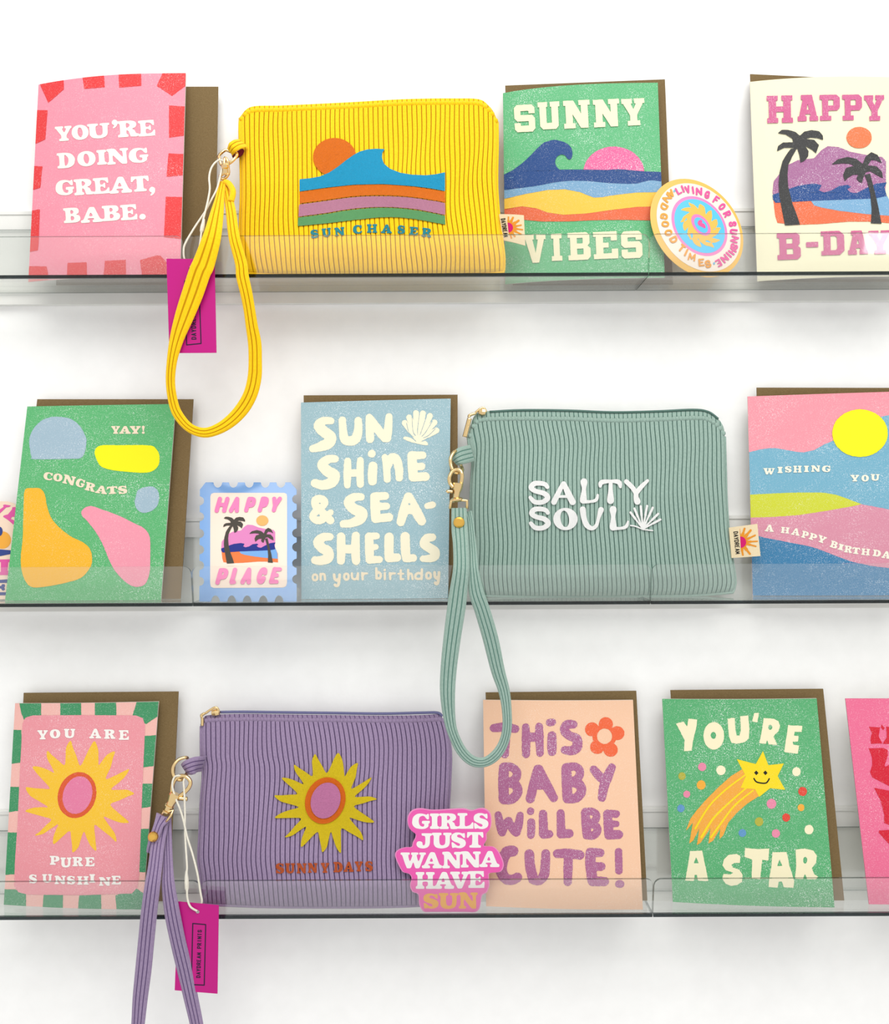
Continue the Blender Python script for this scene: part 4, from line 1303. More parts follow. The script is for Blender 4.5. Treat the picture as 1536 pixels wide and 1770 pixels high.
a.build(s, t, 'printed_sun', ink((254, 202, 52), .12), 3)
a = Art(*kz); a.rough = .35; a.ell(562, 818, 138, 170, 18); a.build(s, t, 'sun_ring', ink((228, 92, 46), .1), 4)
a = Art(*kz); a.rough = .35; a.ell(566, 818, 105, 140, 18); a.build(s, t, 'sun_centre', ink((236, 130, 168), .2), 5)
a = Art(*kz)
for w_ in ('Y 275 345 350 412', 'O 365 338 442 405', 'U 468 335 550 403', 'A 652 335 738 405', 'R 760 340 842 408', 'E 868 345 942 415', 'P 365 1260 436 1325', 'U 443 1272 522 1345', 'R 530 1268 607 1336', 'E 623 1270 692 1336', 'S 213 1395 272 1460', 'U 310 1393 382 1456', 'N 400 1405 480 1466', 'S 490 1406 550 1468', 'H 565 1408 647 1470', 'I 653 1393 695 1455', 'N 723 1415 807 1478', 'E 815 1405 884 1468'):
    a.word(w_, 'cooper', 0)
a.build(s, t, 'letter', ink((255, 252, 246), 0), 6, step=.3, split=True)

# --- card: this baby will be cute
envelope('kraft envelope behind the peach baby card with orange flower', (839, 1197), (1099.4, 1194.2), (1118.6, 1562), (848, 1562), Z3, dbot=.6895)
t, s = card('peach card reading This baby will be cute! with an orange flower', (834.7, 1209.7), (1093.7, 1210.1), (1110.8, 1572.8), (840, 1567), Z3,
            ink((252, 206, 172), .15), bow=.002)
nz = (820, 1180, 4.213)
a = Art(*nz)
a.rough = .45; a.blur = 1; a.fat = 2.5
a.brush('140,330,26 220,324,32 295,336,27', '228,330,28 225,420,30 220,520,27',
        '372,322,24 375,420,29 374,520,26', '470,320,26 472,420,28 476,512,24', '375,400,30 470,392,32',
        '548,290,26 566,288,24', '563,385,29 563,450,32 563,503,28', '720,303,26 675,305,31 652,345,30 690,385,30 742,410,33 745,468,34 705,495,31 655,490,26',
        '213,620,34 210,740,36 212,848,34', '215,614,31 270,616,28 308,652,28 292,706,29 235,722,25', '240,728,27 300,748,32 312,800,32 270,848,32 212,850,32',
        '405,845,30 430,740,32 463,632,33', '465,632,33 520,740,34 575,838,29', '430,745,30 520,745,30',
        '668,622,33 672,740,35 675,842,32', '668,618,31 735,612,27 768,650,27 745,702,27 690,714,24', '690,722,27 758,740,33 778,790,32 740,838,32 675,845,30',
        '868,632,27 910,683,31 942,702,33', '998,617,26 970,680,33 942,750,33 927,838,26',
        '172,962,23 188,1040,30 200,1088,28', '200,1088,28 225,1030,26 248,1005,26', '248,1008,26 275,1060,28 302,1088,30', '302,1088,30 320,1030,29 332,965,22',
        '407,936,25', '412,1015,26 412,1070,27 410,1110,25', '498,955,27 500,1030,30 502,1103,31', '502,1102,31 545,1102,25', '626,950,26 628,1030,28 630,1100,30', '630,1100,31 688,1098,29',
        '805,945,28 812,1030,31 818,1108,30', '805,940,26 855,938,25 888,965,25 873,1008,24 830,1018,20', '830,1026,24 885,1046,26 892,1085,27 860,1113,27 818,1112,27',
        '968,955,29 972,1030,31 978,1105,32', '968,953,25 1030,955,25', '972,1030,24 1032,1028,20', '978,1108,32 1048,1105,30',
        '280,1225,36 235,1235,39 205,1290,38 195,1370,38 225,1425,36 275,1435,34 312,1417,32',
        '398,1247,32 405,1340,34 425,1425,34', '425,1430,34 468,1442,30 505,1400,33 515,1320,32 518,1243,28',
        '602,1245,29 680,1243,32 765,1254,32', '682,1250,31 680,1350,31 678,1450,27',
        '842,1242,34 845,1340,36 858,1440,34', '842,1235,31 915,1238,28', '850,1340,30 920,1338,29', '860,1445,34 945,1447,31')
a.line([(1048, 1230), (1050, 1370)], 34, r2=20); a.ell(1056, 1465, 34, 30)
a.build(s, t, 'letter', ink((178, 104, 148), .4), 1, step=.5, split=True)
a = Art(*nz); a.rough = .35
for x_, y_ in ((955, 302), (1038, 368), (990, 488), (893, 468), (855, 340)): a.ell(x_, y_, 52, 51)
a.ell(945, 390, 88, 84); a.ell(946, 390, 55, 56, cut=True)
a.build(s, t, 'orange_flower', ink((246, 106, 60), .15), 1)

# --- card: you're a star
envelope("kraft envelope behind the green shooting star card", (1158.5, 1193), (1422.3, 1190.7), (1458.8, 1560.3), (1186, 1560), Z3, dbot=.688)
t, s = card("green card reading You're a star with a smiling shooting star", (1144.2, 1208), (1411.1, 1207.3), (1442, 1569.1), (1162.5, 1559.6), Z3,
            ink((90, 180, 118), .5), bow=.002)
oz = (1130, 1180, 4.215)
a = Art(*oz)
a.rough = .35
a.poly([(160, 298), (215, 283), (240, 320), (250, 262), (315, 268), (307, 330), (288, 400), (273, 495), (217, 500), (222, 420), (198, 370)])
a.ell(435, 387, 76, 101, n=18); a.ell(432, 384, 20, 25, cut=True)
a.poly([(535, 262), (588, 255), (592, 340), (602, 386), (622, 385), (632, 350), (627, 245), (685, 238), (694, 330), (690, 405), (662, 432), (600, 445), (562, 436), (545, 390), (540, 330)])
a.poly([(798, 258), (870, 262), (905, 280), (918, 312), (907, 352), (880, 378), (870, 395), (898, 452), (835, 450), (822, 416), (815, 445), (766, 440), (786, 340)]); a.ell(846, 325, 15, 18, cut=True)
a.poly([(975, 310), (1080, 314), (1074, 358), (1024, 358), (1019, 386), (1053, 388), (1048, 428), (1010, 430), (1014, 452), (1056, 458), (1046, 518), (948, 505), (956, 440), (968, 370)])
a.poly([(262, 1226), (350, 1223), (372, 1330), (396, 1445), (320, 1442), (312, 1400), (296, 1400), (290, 1445), (226, 1440), (245, 1340)]); a.poly([(306, 1272), (325, 1315), (289, 1315)], cut=True)
a.poly([(540, 1255), (600, 1247), (628, 1262), (625, 1312), (585, 1313), (563, 1325), (572, 1345), (620, 1362), (645, 1400), (640, 1450), (605, 1474), (560, 1480), (520, 1465), (497, 1425), (505, 1392), (556, 1396), (576, 1384), (520, 1365), (498, 1330), (508, 1288)])
a.poly([(663, 1203), (750, 1212), (838, 1208), (832, 1296), (788, 1290), (780, 1360), (772, 1432), (710, 1425), (715, 1290), (658, 1268)])
a.poly([(862, 1235), (965, 1233), (985, 1330), (1020, 1445), (1015, 1494), (945, 1490), (930, 1448), (908, 1450), (898, 1494), (833, 1488), (838, 1430), (855, 1330)]); a.poly([(914, 1288), (934, 1334), (896, 1336)], cut=True)
a.poly([(1030, 1215), (1100, 1208), (1160, 1223), (1186, 1260), (1180, 1312), (1148, 1350), (1165, 1393), (1195, 1413), (1180, 1432), (1115, 1432), (1098, 1393), (1085, 1430), (1025, 1428), (1035, 1330)]); a.ell(1100, 1293, 15, 24, cut=True)
a.poly([(728, 222), (764, 218), (752, 290), (715, 282)])
a.build(s, t, 'letter', ink(CREAM, 0), 1, step=.5, split=True)
a = Art(*oz); a.rough = .25
a.poly([(640, 630), (560, 680), (470, 760), (380, 850), (310, 930), (265, 990), (228, 1085), (282, 1020), (256, 1172), (285, 1150), (330, 1060), (312, 1182), (340, 1165), (410, 1060), (396, 1172), (430, 1150), (480, 1065), (476, 1142), (505, 1110), (540, 1020), (600, 950), (680, 880), (765, 825), (720, 700)])
a.build(s, t, 'orange_tail', ink((250, 176, 66), .15), 1)
a = Art(*oz); a.rough = .15
a.line([(660, 675), (520, 780), (400, 900), (300, 1062)], 6, r2=7); a.line([(690, 750), (540, 880), (430, 990), (345, 1125)], 6, r2=9); a.line([(720, 785), (590, 890), (490, 1020), (415, 1125)], 6, r2=8)
a.poly([(793, 498), (832, 600), (945, 588), (900, 680), (955, 780), (845, 768), (765, 832), (735, 775), (630, 765), (668, 680), (601, 556), (740, 592)])
a.build(s, t, 'yellow_star', ink((255, 226, 26), .05), 2)
a = Art(*oz)
for x_ in (744, 810): a.poly([(x_ - 16, 655), (x_, 639), (x_ + 16, 657), (x_, 673)])
a.line([(727, 698), (745, 722), (790, 732), (820, 727), (838, 699)], 5)
a.build(s, t, 'smiling_face', ink((24, 22, 20), 0), 3, step=.3)
for col_, nm_, ds_ in (((240, 142, 172), 'pink_dots', ((350, 613, 30), (238, 812, 25), (855, 882, 35), (887, 1098, 30))), (CREAM, 'cream_dots', ((487, 638, 34), (1037, 648, 31), (1128, 1070, 33))),
                      ((186, 182, 66), 'olive_dots', ((203, 680, 27), (765, 1012, 31))), ((250, 180, 60), 'orange_dots', ((343, 745, 33), (1070, 910, 25))),
                      ((98, 156, 206), 'blue_dots', ((195, 915, 27), (643, 1095, 28))), ((232, 72, 52), 'red_dots', ((1082, 792, 32), (962, 982, 29)))):
    a = Art(*oz); a.rough = .3
    for x_, y_, r_ in ds_: a.ell(x_, y_, r_, r_ * 1.05, n=20)
    a.build(s, t, nm_[:-1], ink(col_, .15), 1, split=True)

# --- pink card at the right edge
t, s = card('hot pink card with red letters cut off at the right edge', (1460.5, 1207.3), (1728, 1206), (1770, 1572), (1501.3, 1563.6), Z3,
            ink((246, 116, 156), .3), bow=.001, dbr=.680, edge=ink((176, 34, 84), 0), dtop=.700)
a = Art(1436, 1180, 4.21); a.rough = .25
a.poly([(275, 320), (355, 325), (345, 390), (372, 442), (290, 445), (285, 400), (297, 370)]); a.poly([(365, 303), (390, 330), (378, 346), (362, 325)])
a.poly([(400, 320), (520, 320), (520, 445), (375, 445), (405, 395)])
a.poly([(273, 478), (380, 475), (410, 490), (412, 530), (388, 600), (392, 612), (440, 590), (620, 560), (620, 790), (421, 752), (300, 690), (282, 650), (298, 600), (295, 540)])
a.poly([(312, 765), (421, 785), (620, 800), (620, 1040), (421, 1035), (385, 1020), (385, 960), (360, 860)])
a.poly([(350, 1075), (421, 1070), (620, 1065), (620, 1300), (421, 1175), (380, 1130), (345, 1090)])
a.build(s, t, 'red_letter', ink((222, 26, 54), .12), 1, split=True)

# --- girls just wanna have sun
c = [corner(683, 1396, .6755), corner(870, 1396, .6755), corner(870, 1577, .6712, Z3), corner(683, 1577, .6712, Z3)]
mz = (670, 1380, 7.314)
a = Art(*mz)
OUT = [(340, 135), (430, 125), (560, 145), (760, 135), (950, 125), (1060, 150), (1150, 125), (1230, 128), (1300, 190), (1310, 320), (1285, 400), (1250, 440), (1250, 520), (1215, 600), (1330, 610), (1400, 670), (1455, 780), (1465, 860), (1420, 930), (1290, 945), (1278, 1000), (1285, 1100), (1250, 1190), (1190, 1230), (1165, 1380), (1110, 1455), (1000, 1465), (900, 1462), (780, 1455), (650, 1468), (540, 1465), (450, 1430), (395, 1340), (385, 1215), (310, 1180), (280, 1100), (300, 1010), (270, 955), (190, 930), (140, 850), (95, 740), (100, 680), (150, 640), (230, 618), (300, 615), (315, 560), (355, 460), (290, 400), (255, 330), (250, 240), (285, 170)]
OUT = [(x_, min(y_, 1437)) for x_, y_ in OUT]
a.poly(OUT, True, k=3)
t, s = sticker('pink word sticker reading Girls just wanna have sun, leaning on purple pouch', c, 0, a, ink((250, 150, 206), 0, .2), None, Z3)
a = Art(*mz); oc = np.mean(OUT, 0)
a.poly([oc + (np.array(p) - oc) * .978 for p in OUT], True, k=3); a.build(s, t, 'pink_ground', ink((247, 98, 184), 0, .2), 1)
a = Art(*mz)
a.word('G 308 190 532 387 I 533 190 650 385 R 655 188 882 387 L 883 185 1085 382 S 1083 185 1272 385', 'cooper')
a.word('J 363 440 555 632 U 560 433 805 632 S 800 430 987 627 T 1000 425 1208 622', 'cooper')
a.word('W 163 683 480 882 A 433 680 683 882 N 690 675 930 882 N 925 670 1172 872 A 1160 665 1408 867', 'cooper')
a.word('H 355 930 590 1142 A 580 930 835 1142 V 790 925 1030 1138 E 1020 918 1227 1130', 'cooper')
a.build(s, t, 'white_letter', ink((255, 252, 248), 0, .2), 2, step=.3, split=True)
a = Art(*mz); a.word('S 448 1200 642 1392 U 645 1195 890 1397 N 898 1188 1135 1392', 'cooper')
a.build(s, t, 'orange_letter', ink((250, 178, 62), 0, .2), 2, step=.3, split=True)

# --- round sticker on the top shelf
vz2 = (1120, 300, 9.035)


def rnd(cx, cy, hx, hy, phi, n=72):
    tt = np.linspace(0, 2 * math.pi, n, endpoint=False)
    return np.stack([cx + hx * np.cos(tt), cy + hy * np.sin(tt + phi)], -1)


c = [corner(1122, 307, .6925), corner(1285, 307, .705), corner(1285, 482, .687, Z1), corner(1122, 482, .676, Z1)]
a = Art(*vz2); a.poly(rnd(757, 850, 727, 770, .28))
t, s = sticker('round sunshine sticker with an orange rim leaning beside the green wave card', c, 0, a, ink((250, 196, 92), 0, .22), None, Z1)
a = Art(*vz2); a.poly(rnd(785, 842, 655, 690, .29)); a.build(s, t, 'cream_ring', ink((255, 240, 226), 0, .22), 1)
a = Art(*vz2); a.poly(rnd(797, 822, 437, 468, .29)); a.build(s, t, 'pink_ring', ink((246, 140, 200), 0, .22), 2)
a = Art(*vz2); a.poly(rnd(800, 822, 395, 422, .29)); a.build(s, t, 'blue_disc', ink((92, 205, 250), 0, .22), 3)
a = Art(*vz2)
tips = [(630, 450), (805, 478), (985, 578), (1065, 715), (1130, 850), (1120, 1040), (1025, 1160), (825, 1150), (660, 1040), (565, 895), (500, 760), (510, 570)]
vals = [(770, 545), (895, 635), (985, 735), (1030, 880), (985, 1010), (890, 1065), (770, 1030), (655, 950), (625, 830), (590, 700), (640, 610), (690, 530)]
sun_poly(a, tips, [vals[i] for i in range(12)], .06)
a.poly(rnd(815, 805, 195, 220, .3))
a.build(s, t, 'orange_sun', ink((250, 196, 84), 0, .22), 4)
a = Art(*vz2); a.poly(rnd(820, 805, 152, 168, .5)); a.build(s, t, 'inner_ring', ink((244, 130, 196), 0, .22), 5)
a = Art(*vz2); a.poly(rnd(822, 808, 108, 122, .5)); a.build(s, t, 'inner_disc', ink((92, 200, 246), 0, .22), 6)
a = Art(*vz2); a.poly([(885, 860), (835, 838), (785, 812), (768, 775), (785, 738), (820, 725), (842, 748), (838, 775), (870, 790), (890, 825)], True)
LV = 'L472,270 I538,242 V612,252 I697,262 N790,282 G918,333 F1060,415 O1150,520 R1230,635 S1315,790 U1330,910 N1345,1030 S1340,1140 H1310,1215 I1255,1270 N1190,1330 E1095,1400'
GD = 'A355,315 N295,385 D245,520 G245,670 O265,790 O315,925 D395,1035 T520,1165 I590,1235 M680,1305 E830,1390 S930,1415'
def ring_text(a, spec, outward):
    for tk in spec.split():
        x, y = [float(v) for v in tk[1:].split(',')]
        an = math.degrees(math.atan2(y - 840, (x - 785))) + (90 if outward else -90)
        w_ = 34 if tk[0] == 'I' else (84 if outward else 98) * (1.0 if tk[0] not in 'MN' else 1.2)
        a.glyph(tk[0], x, y, w_, 118, an, dict(STY['sans'], wv=.25, wh=.21, sq=0, e=0), None)
ring_text(a, LV, True)
a.build(s, t, 'pink_letter', ink((240, 86, 160), 0, .22), 7, step=.25, split=True)
a = Art(*vz2); ring_text(a, GD, False); a.build(s, t, 'orange_letter', ink((246, 164, 46), 0, .22), 7, step=.25, split=True)
a = Art(*vz2); a.ell(405, 275, 14, 18); a.ell(1025, 1405, 15, 18); a.build(s, t, 'blue_dot', ink((110, 190, 230), 0, .22), 7, step=.3, split=True)

# ================================================================= POUCHES
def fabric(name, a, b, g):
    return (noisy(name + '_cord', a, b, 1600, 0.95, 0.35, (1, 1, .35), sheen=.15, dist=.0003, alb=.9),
            noisy(name + '_groove_shade', g, g, 900, 1.0, alb=.9))  # darker copy for the groove faces: shade between the cords painted in


def pouch(label, surf, root_px, floor, mats, nr, seed, dbot, stitch_t=.03, rib=.0009, stitch=True):
    R = corner(root_px[0], root_px[1], dbot, floor)
    t = thing('zip_pouch', label, 'pouch', R, GP)
    rnd_ = random.Random(seed)
    fr = (0, .10, .28, .5, .72, .90); hs = (0, .78, .96, 1, .96, .78)
    us, h, gm = [], [], []
    for i in range(nr):
        for k in range(6):
            us.append((i + fr[k]) / nr); h.append(hs[k])
    us.append(1.0); h.append(0)
    us = np.array(us); h = np.array(h) * rib
    nt = 76
    ts = np.linspace(0, 1, nt + 1)
    S, T = np.meshgrid(us, ts)
    wv = sum(a_ * np.sin(f1 * math.pi * S + f2 * math.pi * T + p_) for f1, f2, p_, a_ in [(rnd_.uniform(2, 9), rnd_.uniform(1, 6), rnd_.uniform(0, 6), rnd_.uniform(.2, .5)) for _ in range(6)])
    S2 = S + wv * .16 / nr * np.clip(S * (1 - S) * 14, 0, 1)
    Hh = np.tile(h, (nt + 1, 1)) * np.clip(T * 30, 0, 1) * np.clip((1 - T) * 40, 0, 1)
    P = surf.pos(S2.ravel(), T.ravel(), Hh.ravel())
    m = len(us); F = []; mi = []
    for j in range(nt):
        for i in range(m - 1):
            a_ = j * m + i
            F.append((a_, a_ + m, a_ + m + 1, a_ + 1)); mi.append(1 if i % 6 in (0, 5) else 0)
    n0 = len(P)
    # rear side
    bs, bt = 20, nt
    S, T = np.meshgrid(np.linspace(0, 1, bs + 1), ts)
    px = surf.px(S.ravel(), T.ravel())
    env = (np.clip(4 * S * (1 - S), 0, 1) ** .5 * np.clip(4 * T * (1 - T), 0, 1) ** .5).ravel()
    d = surf.dt + (surf.db - surf.dt) * T.ravel() + .0045 * env
    B = unproj(px[:, 0], px[:, 1], d)
    for j in range(bt):
        for i in range(bs):
            a_ = n0 + j * (bs + 1) + i
            F.append((a_ + 1, a_ + bs + 2, a_ + bs + 1, a_)); mi.append(0)
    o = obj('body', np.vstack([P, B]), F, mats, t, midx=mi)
    o.data.polygons.foreach_set('use_smooth', [False] * len(F))
    # turned seam round the edge: sides and bottom
    e = []
    for u in np.linspace(.01, 1, 24): e.append(surf.pos(0., u, 0)[()])
    for u in np.linspace(.02, 1, 30): e.append(surf.pos(u, 1., 0)[()])
    for u in np.linspace(.98, .01, 24): e.append(surf.pos(1., u, 0)[()])
    tube('side_seam', np.array(e), .0011, mats[0], t, 6, smooth_k=1)
    # overcast stitches below the top edge
    if stitch:
        V = []; FF = []
        nst = int(nr * 1.35)
        for i in range(nst):
            s0 = (i + .5) / nst
            c = surf.pos(s0, stitch_t, .0007)
            r = .0019
            ang = .5
            b0 = len(V)
            for a1 in range(5):
                lat = -math.pi / 2 + math.pi * a1 / 4
                for a2 in range(6):
                    lo = 2 * math.pi * a2 / 6
                    x = r * math.cos(lat) * math.cos(lo) * 1.05; y = r * .5 * math.cos(lat) * math.sin(lo); z = r * 1.0 * math.sin(lat)
                    x, z = x * math.cos(ang) - z * math.sin(ang), x * math.sin(ang) + z * math.cos(ang)
                    V.append(c + np.array([x, y, z]))
            for a1 in range(4):
                for a2 in range(6):
                    FF.append((b0 + a1 * 6 + a2, b0 + a1 * 6 + (a2 + 1) % 6, b0 + (a1 + 1) * 6 + (a2 + 1) % 6, b0 + (a1 + 1) * 6 + a2))
        st_ = obj('overcast_stitching', V, FF, mats[0], t, smooth=True)
        st_['kind'] = 'stuff'
    return t


EMB = .0012


def embroider(a, surf, t, name, rgb, th=.0005, lay=0, step=.4, stretch=(1, 1, 6), split=False):
    m = noisy('thread_%d_%d_%d' % rgb, tuple(int(v * (.82 if sum(rgb) < 700 else .97)) for v in rgb), rgb, 2000, .5, .9, stretch, dist=.0005, alb=.95 if sum(rgb) < 700 else 1.0)
    return a.build(surf, t, name, m, 0, thick=th, step=step, off=EMB + lay * .0003, split=split)


def label_tab(t, quad, d0, d1, cz, curl=False):
    """folded cream cloth label at the right seam; quad TL TR BR BL in px"""
    c = [unproj(*quad[0], d0), unproj(*quad[1], d1), unproj(*quad[2], d1), unproj(*quad[3], d0)]
    s = Sheet(c, .0008, (6, 2)); s.clip = True
    o = sheet_mesh('cloth_label', s, .0008, noisy('cream_label_cloth', (250, 228, 186), (255, 236, 198), 1500, .8, .2), t, label='cream cloth label printed with a half sun')
    return o, s


def half_sun(o, s, z, cx, cy, r, rays, rot):
    a = Art(*z)
    for ang, L, w_ in rays:
        an = math.radians(ang + rot)
        p0 = (cx + r * .7 * math.cos(an), cy + r * .7 * math.sin(an)); p1 = (cx + L * math.cos(an), cy + L * math.sin(an))
        pm = ((p0[0] + p1[0]) / 2, (p0[1] + p1[1]) / 2)
        a.line([p0, pm], w_ * .8, r2=w_); a.line([pm, p1], w_, r2=w_ * .2)
    a.ell(cx, cy, r * 1.22, r * 1.22)
    an = math.radians(rot)
    n_ = np.array([math.cos(an), math.sin(an)]); u_ = np.array([-n_[1], n_[0]]); c_ = np.array([cx, cy])
    half = [c_ + u_ * 4000, c_ - u_ * 4000, c_ - u_ * 4000 - n_ * 4000, c_ + u_ * 4000 - n_ * 4000]
    a.poly([c_ + u_ * r * 4, c_ - u_ * r * 4, c_ - u_ * r * 4 - n_ * r * 4, c_ + u_ * r * 4 - n_ * r * 4], cut=True)
    a.build(s, o, 'printed_rays', ink((247, 158, 40), 0), 1, step=.15)
    a = Art(*z); a.ell(cx, cy, r, r * 1.0)
    a.poly([c_ + u_ * r * 4, c_ - u_ * r * 4, c_ - u_ * r * 4 - n_ * r * 4, c_ + u_ * r * 4 - n_ * r * 4], cut=True)
    a.build(s, o, 'printed_half_sun', ink((226, 12, 116), 0), 2, step=.15)


def vertical_text(o, s, z, word, p0, p1, hgt, rgb, nm='lettering', down=True, step=.15, fill_=.9, wv=.2):
    """letters run from p0 to p1 (zoom units); letter height across"""
    a = Art(*z)
    p0, p1 = np.array(p0, float), np.array(p1, float)
    u = p1 - p0; L = np.hypot(*u); u /= L
    an = math.degrees(math.atan2(u[1], u[0]))
    n = len(word); cw = L / n
    for i, ch in enumerate(word):
        if ch == ' ': continue
        c_ = p0 + u * cw * (i + .5)
        a.glyph(ch, c_[0], c_[1], cw * fill_ * (.4 if ch == 'I' else 1), hgt, an, dict(STY['sans'], wv=.17, wh=.14))
    a.build(s, o, nm, ink(rgb, 0), 1, step=step, stuff=True)


def U(pts, d, z=(0, 0, 1)):
    """zoom points -> space at distance d (number or list)"""
    out = []
    for i, p in enumerate(pts):
        dd = d[i] if isinstance(d, (list, tuple, np.ndarray)) else d
        out.append(unproj(p[0] / z[2] + z[0], p[1] / z[2] + z[1], dd))
    return np.array(out)


PX = .7 / FPX      # size of one photo pixel at the shelf distance, in metres

# ---------------- yellow pouch
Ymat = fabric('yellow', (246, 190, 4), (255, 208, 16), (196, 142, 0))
bz = (370, 150, 2.898)
def zz(z, pts): return [(x / z[2] + z[0], y / z[2] + z[1]) for x, y in pts]
ytop = zz(bz, [(130, 150), (185, 100), (330, 94), (500, 86), (700, 76), (900, 64), (1050, 59), (1200, 58), (1325, 62), (1375, 95), (1400, 128), (1418, 170)])
ylef = zz(bz, [(130, 150), (128, 230), (134, 400), (135, 550), (130, 700), (134, 850), (150, 934)])
yrig = zz(bz, [(1418, 170), (1419, 300), (1416, 480), (1424, 620), (1435, 720), (1452, 850), (1450, 930)])
ybot = zz(bz, [(150, 934), (400, 944), (700, 946), (1000, 943), (1300, 940), (1450, 930)])
ys = Pouch(ytop, yrig, ybot, ylef, .7055, .6772, .008, 3)
yt = pouch('yellow corduroy zip pouch embroidered with an orange sun and blue wave', ys, (640, 474), Z1, Ymat, 54, 5, .6772, .028)
a = Art(*bz); a.ell(603, 352, 108, 96); embroider(a, ys, yt, 'embroidered_sun', (246, 122, 14), lay=0)
a = Art(*bz); a.poly([(428, 463), (480, 458), (530, 449), (575, 430), (620, 400), (660, 368), (700, 340), (730, 324), (765, 314), (810, 310), (854, 312), (842, 330), (840, 355), (850, 385), (880, 410), (930, 430), (990, 440), (1060, 443), (1110, 438), (1156, 428), (1156, 522), (1080, 508), (1000, 498), (850, 487), (700, 490), (560, 505), (428, 524)])
embroider(a, ys, yt, 'embroidered_wave', (22, 168, 216), lay=1)
for nm, col, up_, lo_ in (('orange', (246, 124, 18), [(428, 527), (560, 508), (700, 493), (850, 490), (1000, 501), (1156, 525)], [(1157, 578), (1000, 553), (850, 543), (700, 548), (560, 567), (428, 584)]),
                          ('mauve', (206, 138, 166), [(425, 590), (560, 572), (700, 553), (850, 548), (1000, 557), (1156, 582)], [(1157, 642), (1000, 612), (850, 602), (700, 610), (560, 632), (423, 650)]),
                          ('green', (104, 174, 110), [(421, 655), (560, 637), (700, 615), (850, 606), (1000, 617), (1156, 646)], [(1158, 690), (1000, 662), (900, 653), (820, 655), (700, 667), (560, 684), (418, 698)])):
    a = Art(*bz); a.rough = .3; a.poly([tuple(p) for p in catmull(up_, 5)] + [tuple(p) for p in catmull(lo_, 5)]); embroider(a, ys, yt, nm + '_embroidered_band', col)
a = Art(*bz)
for w_, r_ in (('S 483 715 522 757', -8), ('U 540 708 586 751', -7), ('N 603 704 653 746', -6), ('C 695 692 740 736', -3), ('H 765 688 816 731', 0), ('A 836 690 890 733', 2), ('S 918 694 956 736', 3), ('E 978 702 1022 743', 5), ('R 1040 708 1088 751', 7)):
    a.word(w_, 'cooper', r_, rough=.1)
embroider(a, ys, yt, 'embroidered_letter', (40, 152, 168), step=.3, th=.0003, split=True)
o, ls = label_tab(yt, zz((840, 360, 19.2), [(430, 195), (1250, 230), (1300, 1240), (560, 1060)]), .684, .676, None)
lz = (840, 360, 19.2)
half_sun(o, ls, lz, 725, 645, 165, [(-82, 350, 40), (-58, 370, 55), (-28, 420, 60), (-5, 440, 40), (14, 480, 40), (33, 480, 42), (58, 360, 55), (78, 360, 45)], -6)
vertical_text(o, ls, lz, 'DAYDREAM', (555, 335), (655, 960), 150, (30, 26, 20), step=.12)
# loop, ring, strap
M_YRED = noisy('maroon_lining', (120, 24, 50), (120, 24, 50), 500)
rz = (270, 220, 6.81)
ribbon('side_loop', [(420, 247, 21, .694), (411, 249, 21, .688), (402, 255, 19, .685), (397, 263, 15, .688)], Ymat, yt, th=.0018, ribs=3)
tube('loop_lining', unproj(np.array([404., 411., 419.]), np.array([271., 267., 262.]), np.array([.692, .694, .698])), .0022, M_YRED, yt, 8)
ring = tube('ring', U([(745, 370), (735, 345), (760, 310), (815, 270), (880, 290), (950, 310), (930, 360), (880, 410), (820, 440), (765, 440)], [.684, .686, .690, .692, .692, .686, .682, .681, .682, .683], rz), .0011, M_GOLD, yt, 8, True)
SG = 'corduroy wrist strap looping below the top shelf'
strap_pts = [(389, 313, 13, .684), (393.7, 337.5, 15, .676), (399, 366.8, 18, .666), (404.8, 410.9, 19.8, .656), (416.5, 455, 21, .654), (419, 478, 22, .654), (425.6, 506.9, 21, .655), (430.9, 535.7, 20, .657), (435.2, 564.5, 21, .659), (440, 593, 23, .661), (441, 622, 23, .662), (440, 651, 24, .663), (433.3, 679.8, 24, .664), (419.9, 704.7, 24, .665), (400.6, 725.9, 22, .665), (377.6, 741.2, 19, .664), (352.6, 748, 17, .663), (327.6, 739.5, 16, .662), (308.4, 718.2, 17, .661), (299.5, 696, 16.5, .660), (294.5, 660.5, 16, .658), (297.4, 622, 18, .656), (306, 583.7, 25, .655), (319, 545.3, 33, .654), (332.9, 506.9, 37, .653), (345, 471, 38, .652), (352.2, 455, 38, .652), (365.8, 410.9, 32, .653), (375, 366.8, 23, .663), (380.5, 337.5, 15, .673), (385, 314, 14, .682)]
wst = ribbon('wrist_strap', [p + (0,) for p in strap_pts], Ymat, yt, th=.0024, ribs=3)
tube('swivel_clasp', U([(810, 360), (840, 400), (845, 470), (850, 540), (820, 590), (775, 610), (752, 570), (790, 545), (800, 480), (800, 420)], [.680, .679, .680, .681, .682, .682, .681, .680, .679, .679], rz), .0011, M_GOLD, wst, 8, True)
lathe('swivel_barrel', unproj(388, 282, .679), unproj(391, 303, .681), [(0, .0016), (.15, .0026), (.4, .0026), (.5, .0018), (.85, .0018), (1, .003)], M_GOLD, wst)
tube('strap_end_fold', U([(800, 640), (850, 660), (895, 730), (900, 790), (880, 870)], [.680, .678, .674, .672, .670], rz), .0022, Ymat[0], wst, 8, flat=.6)

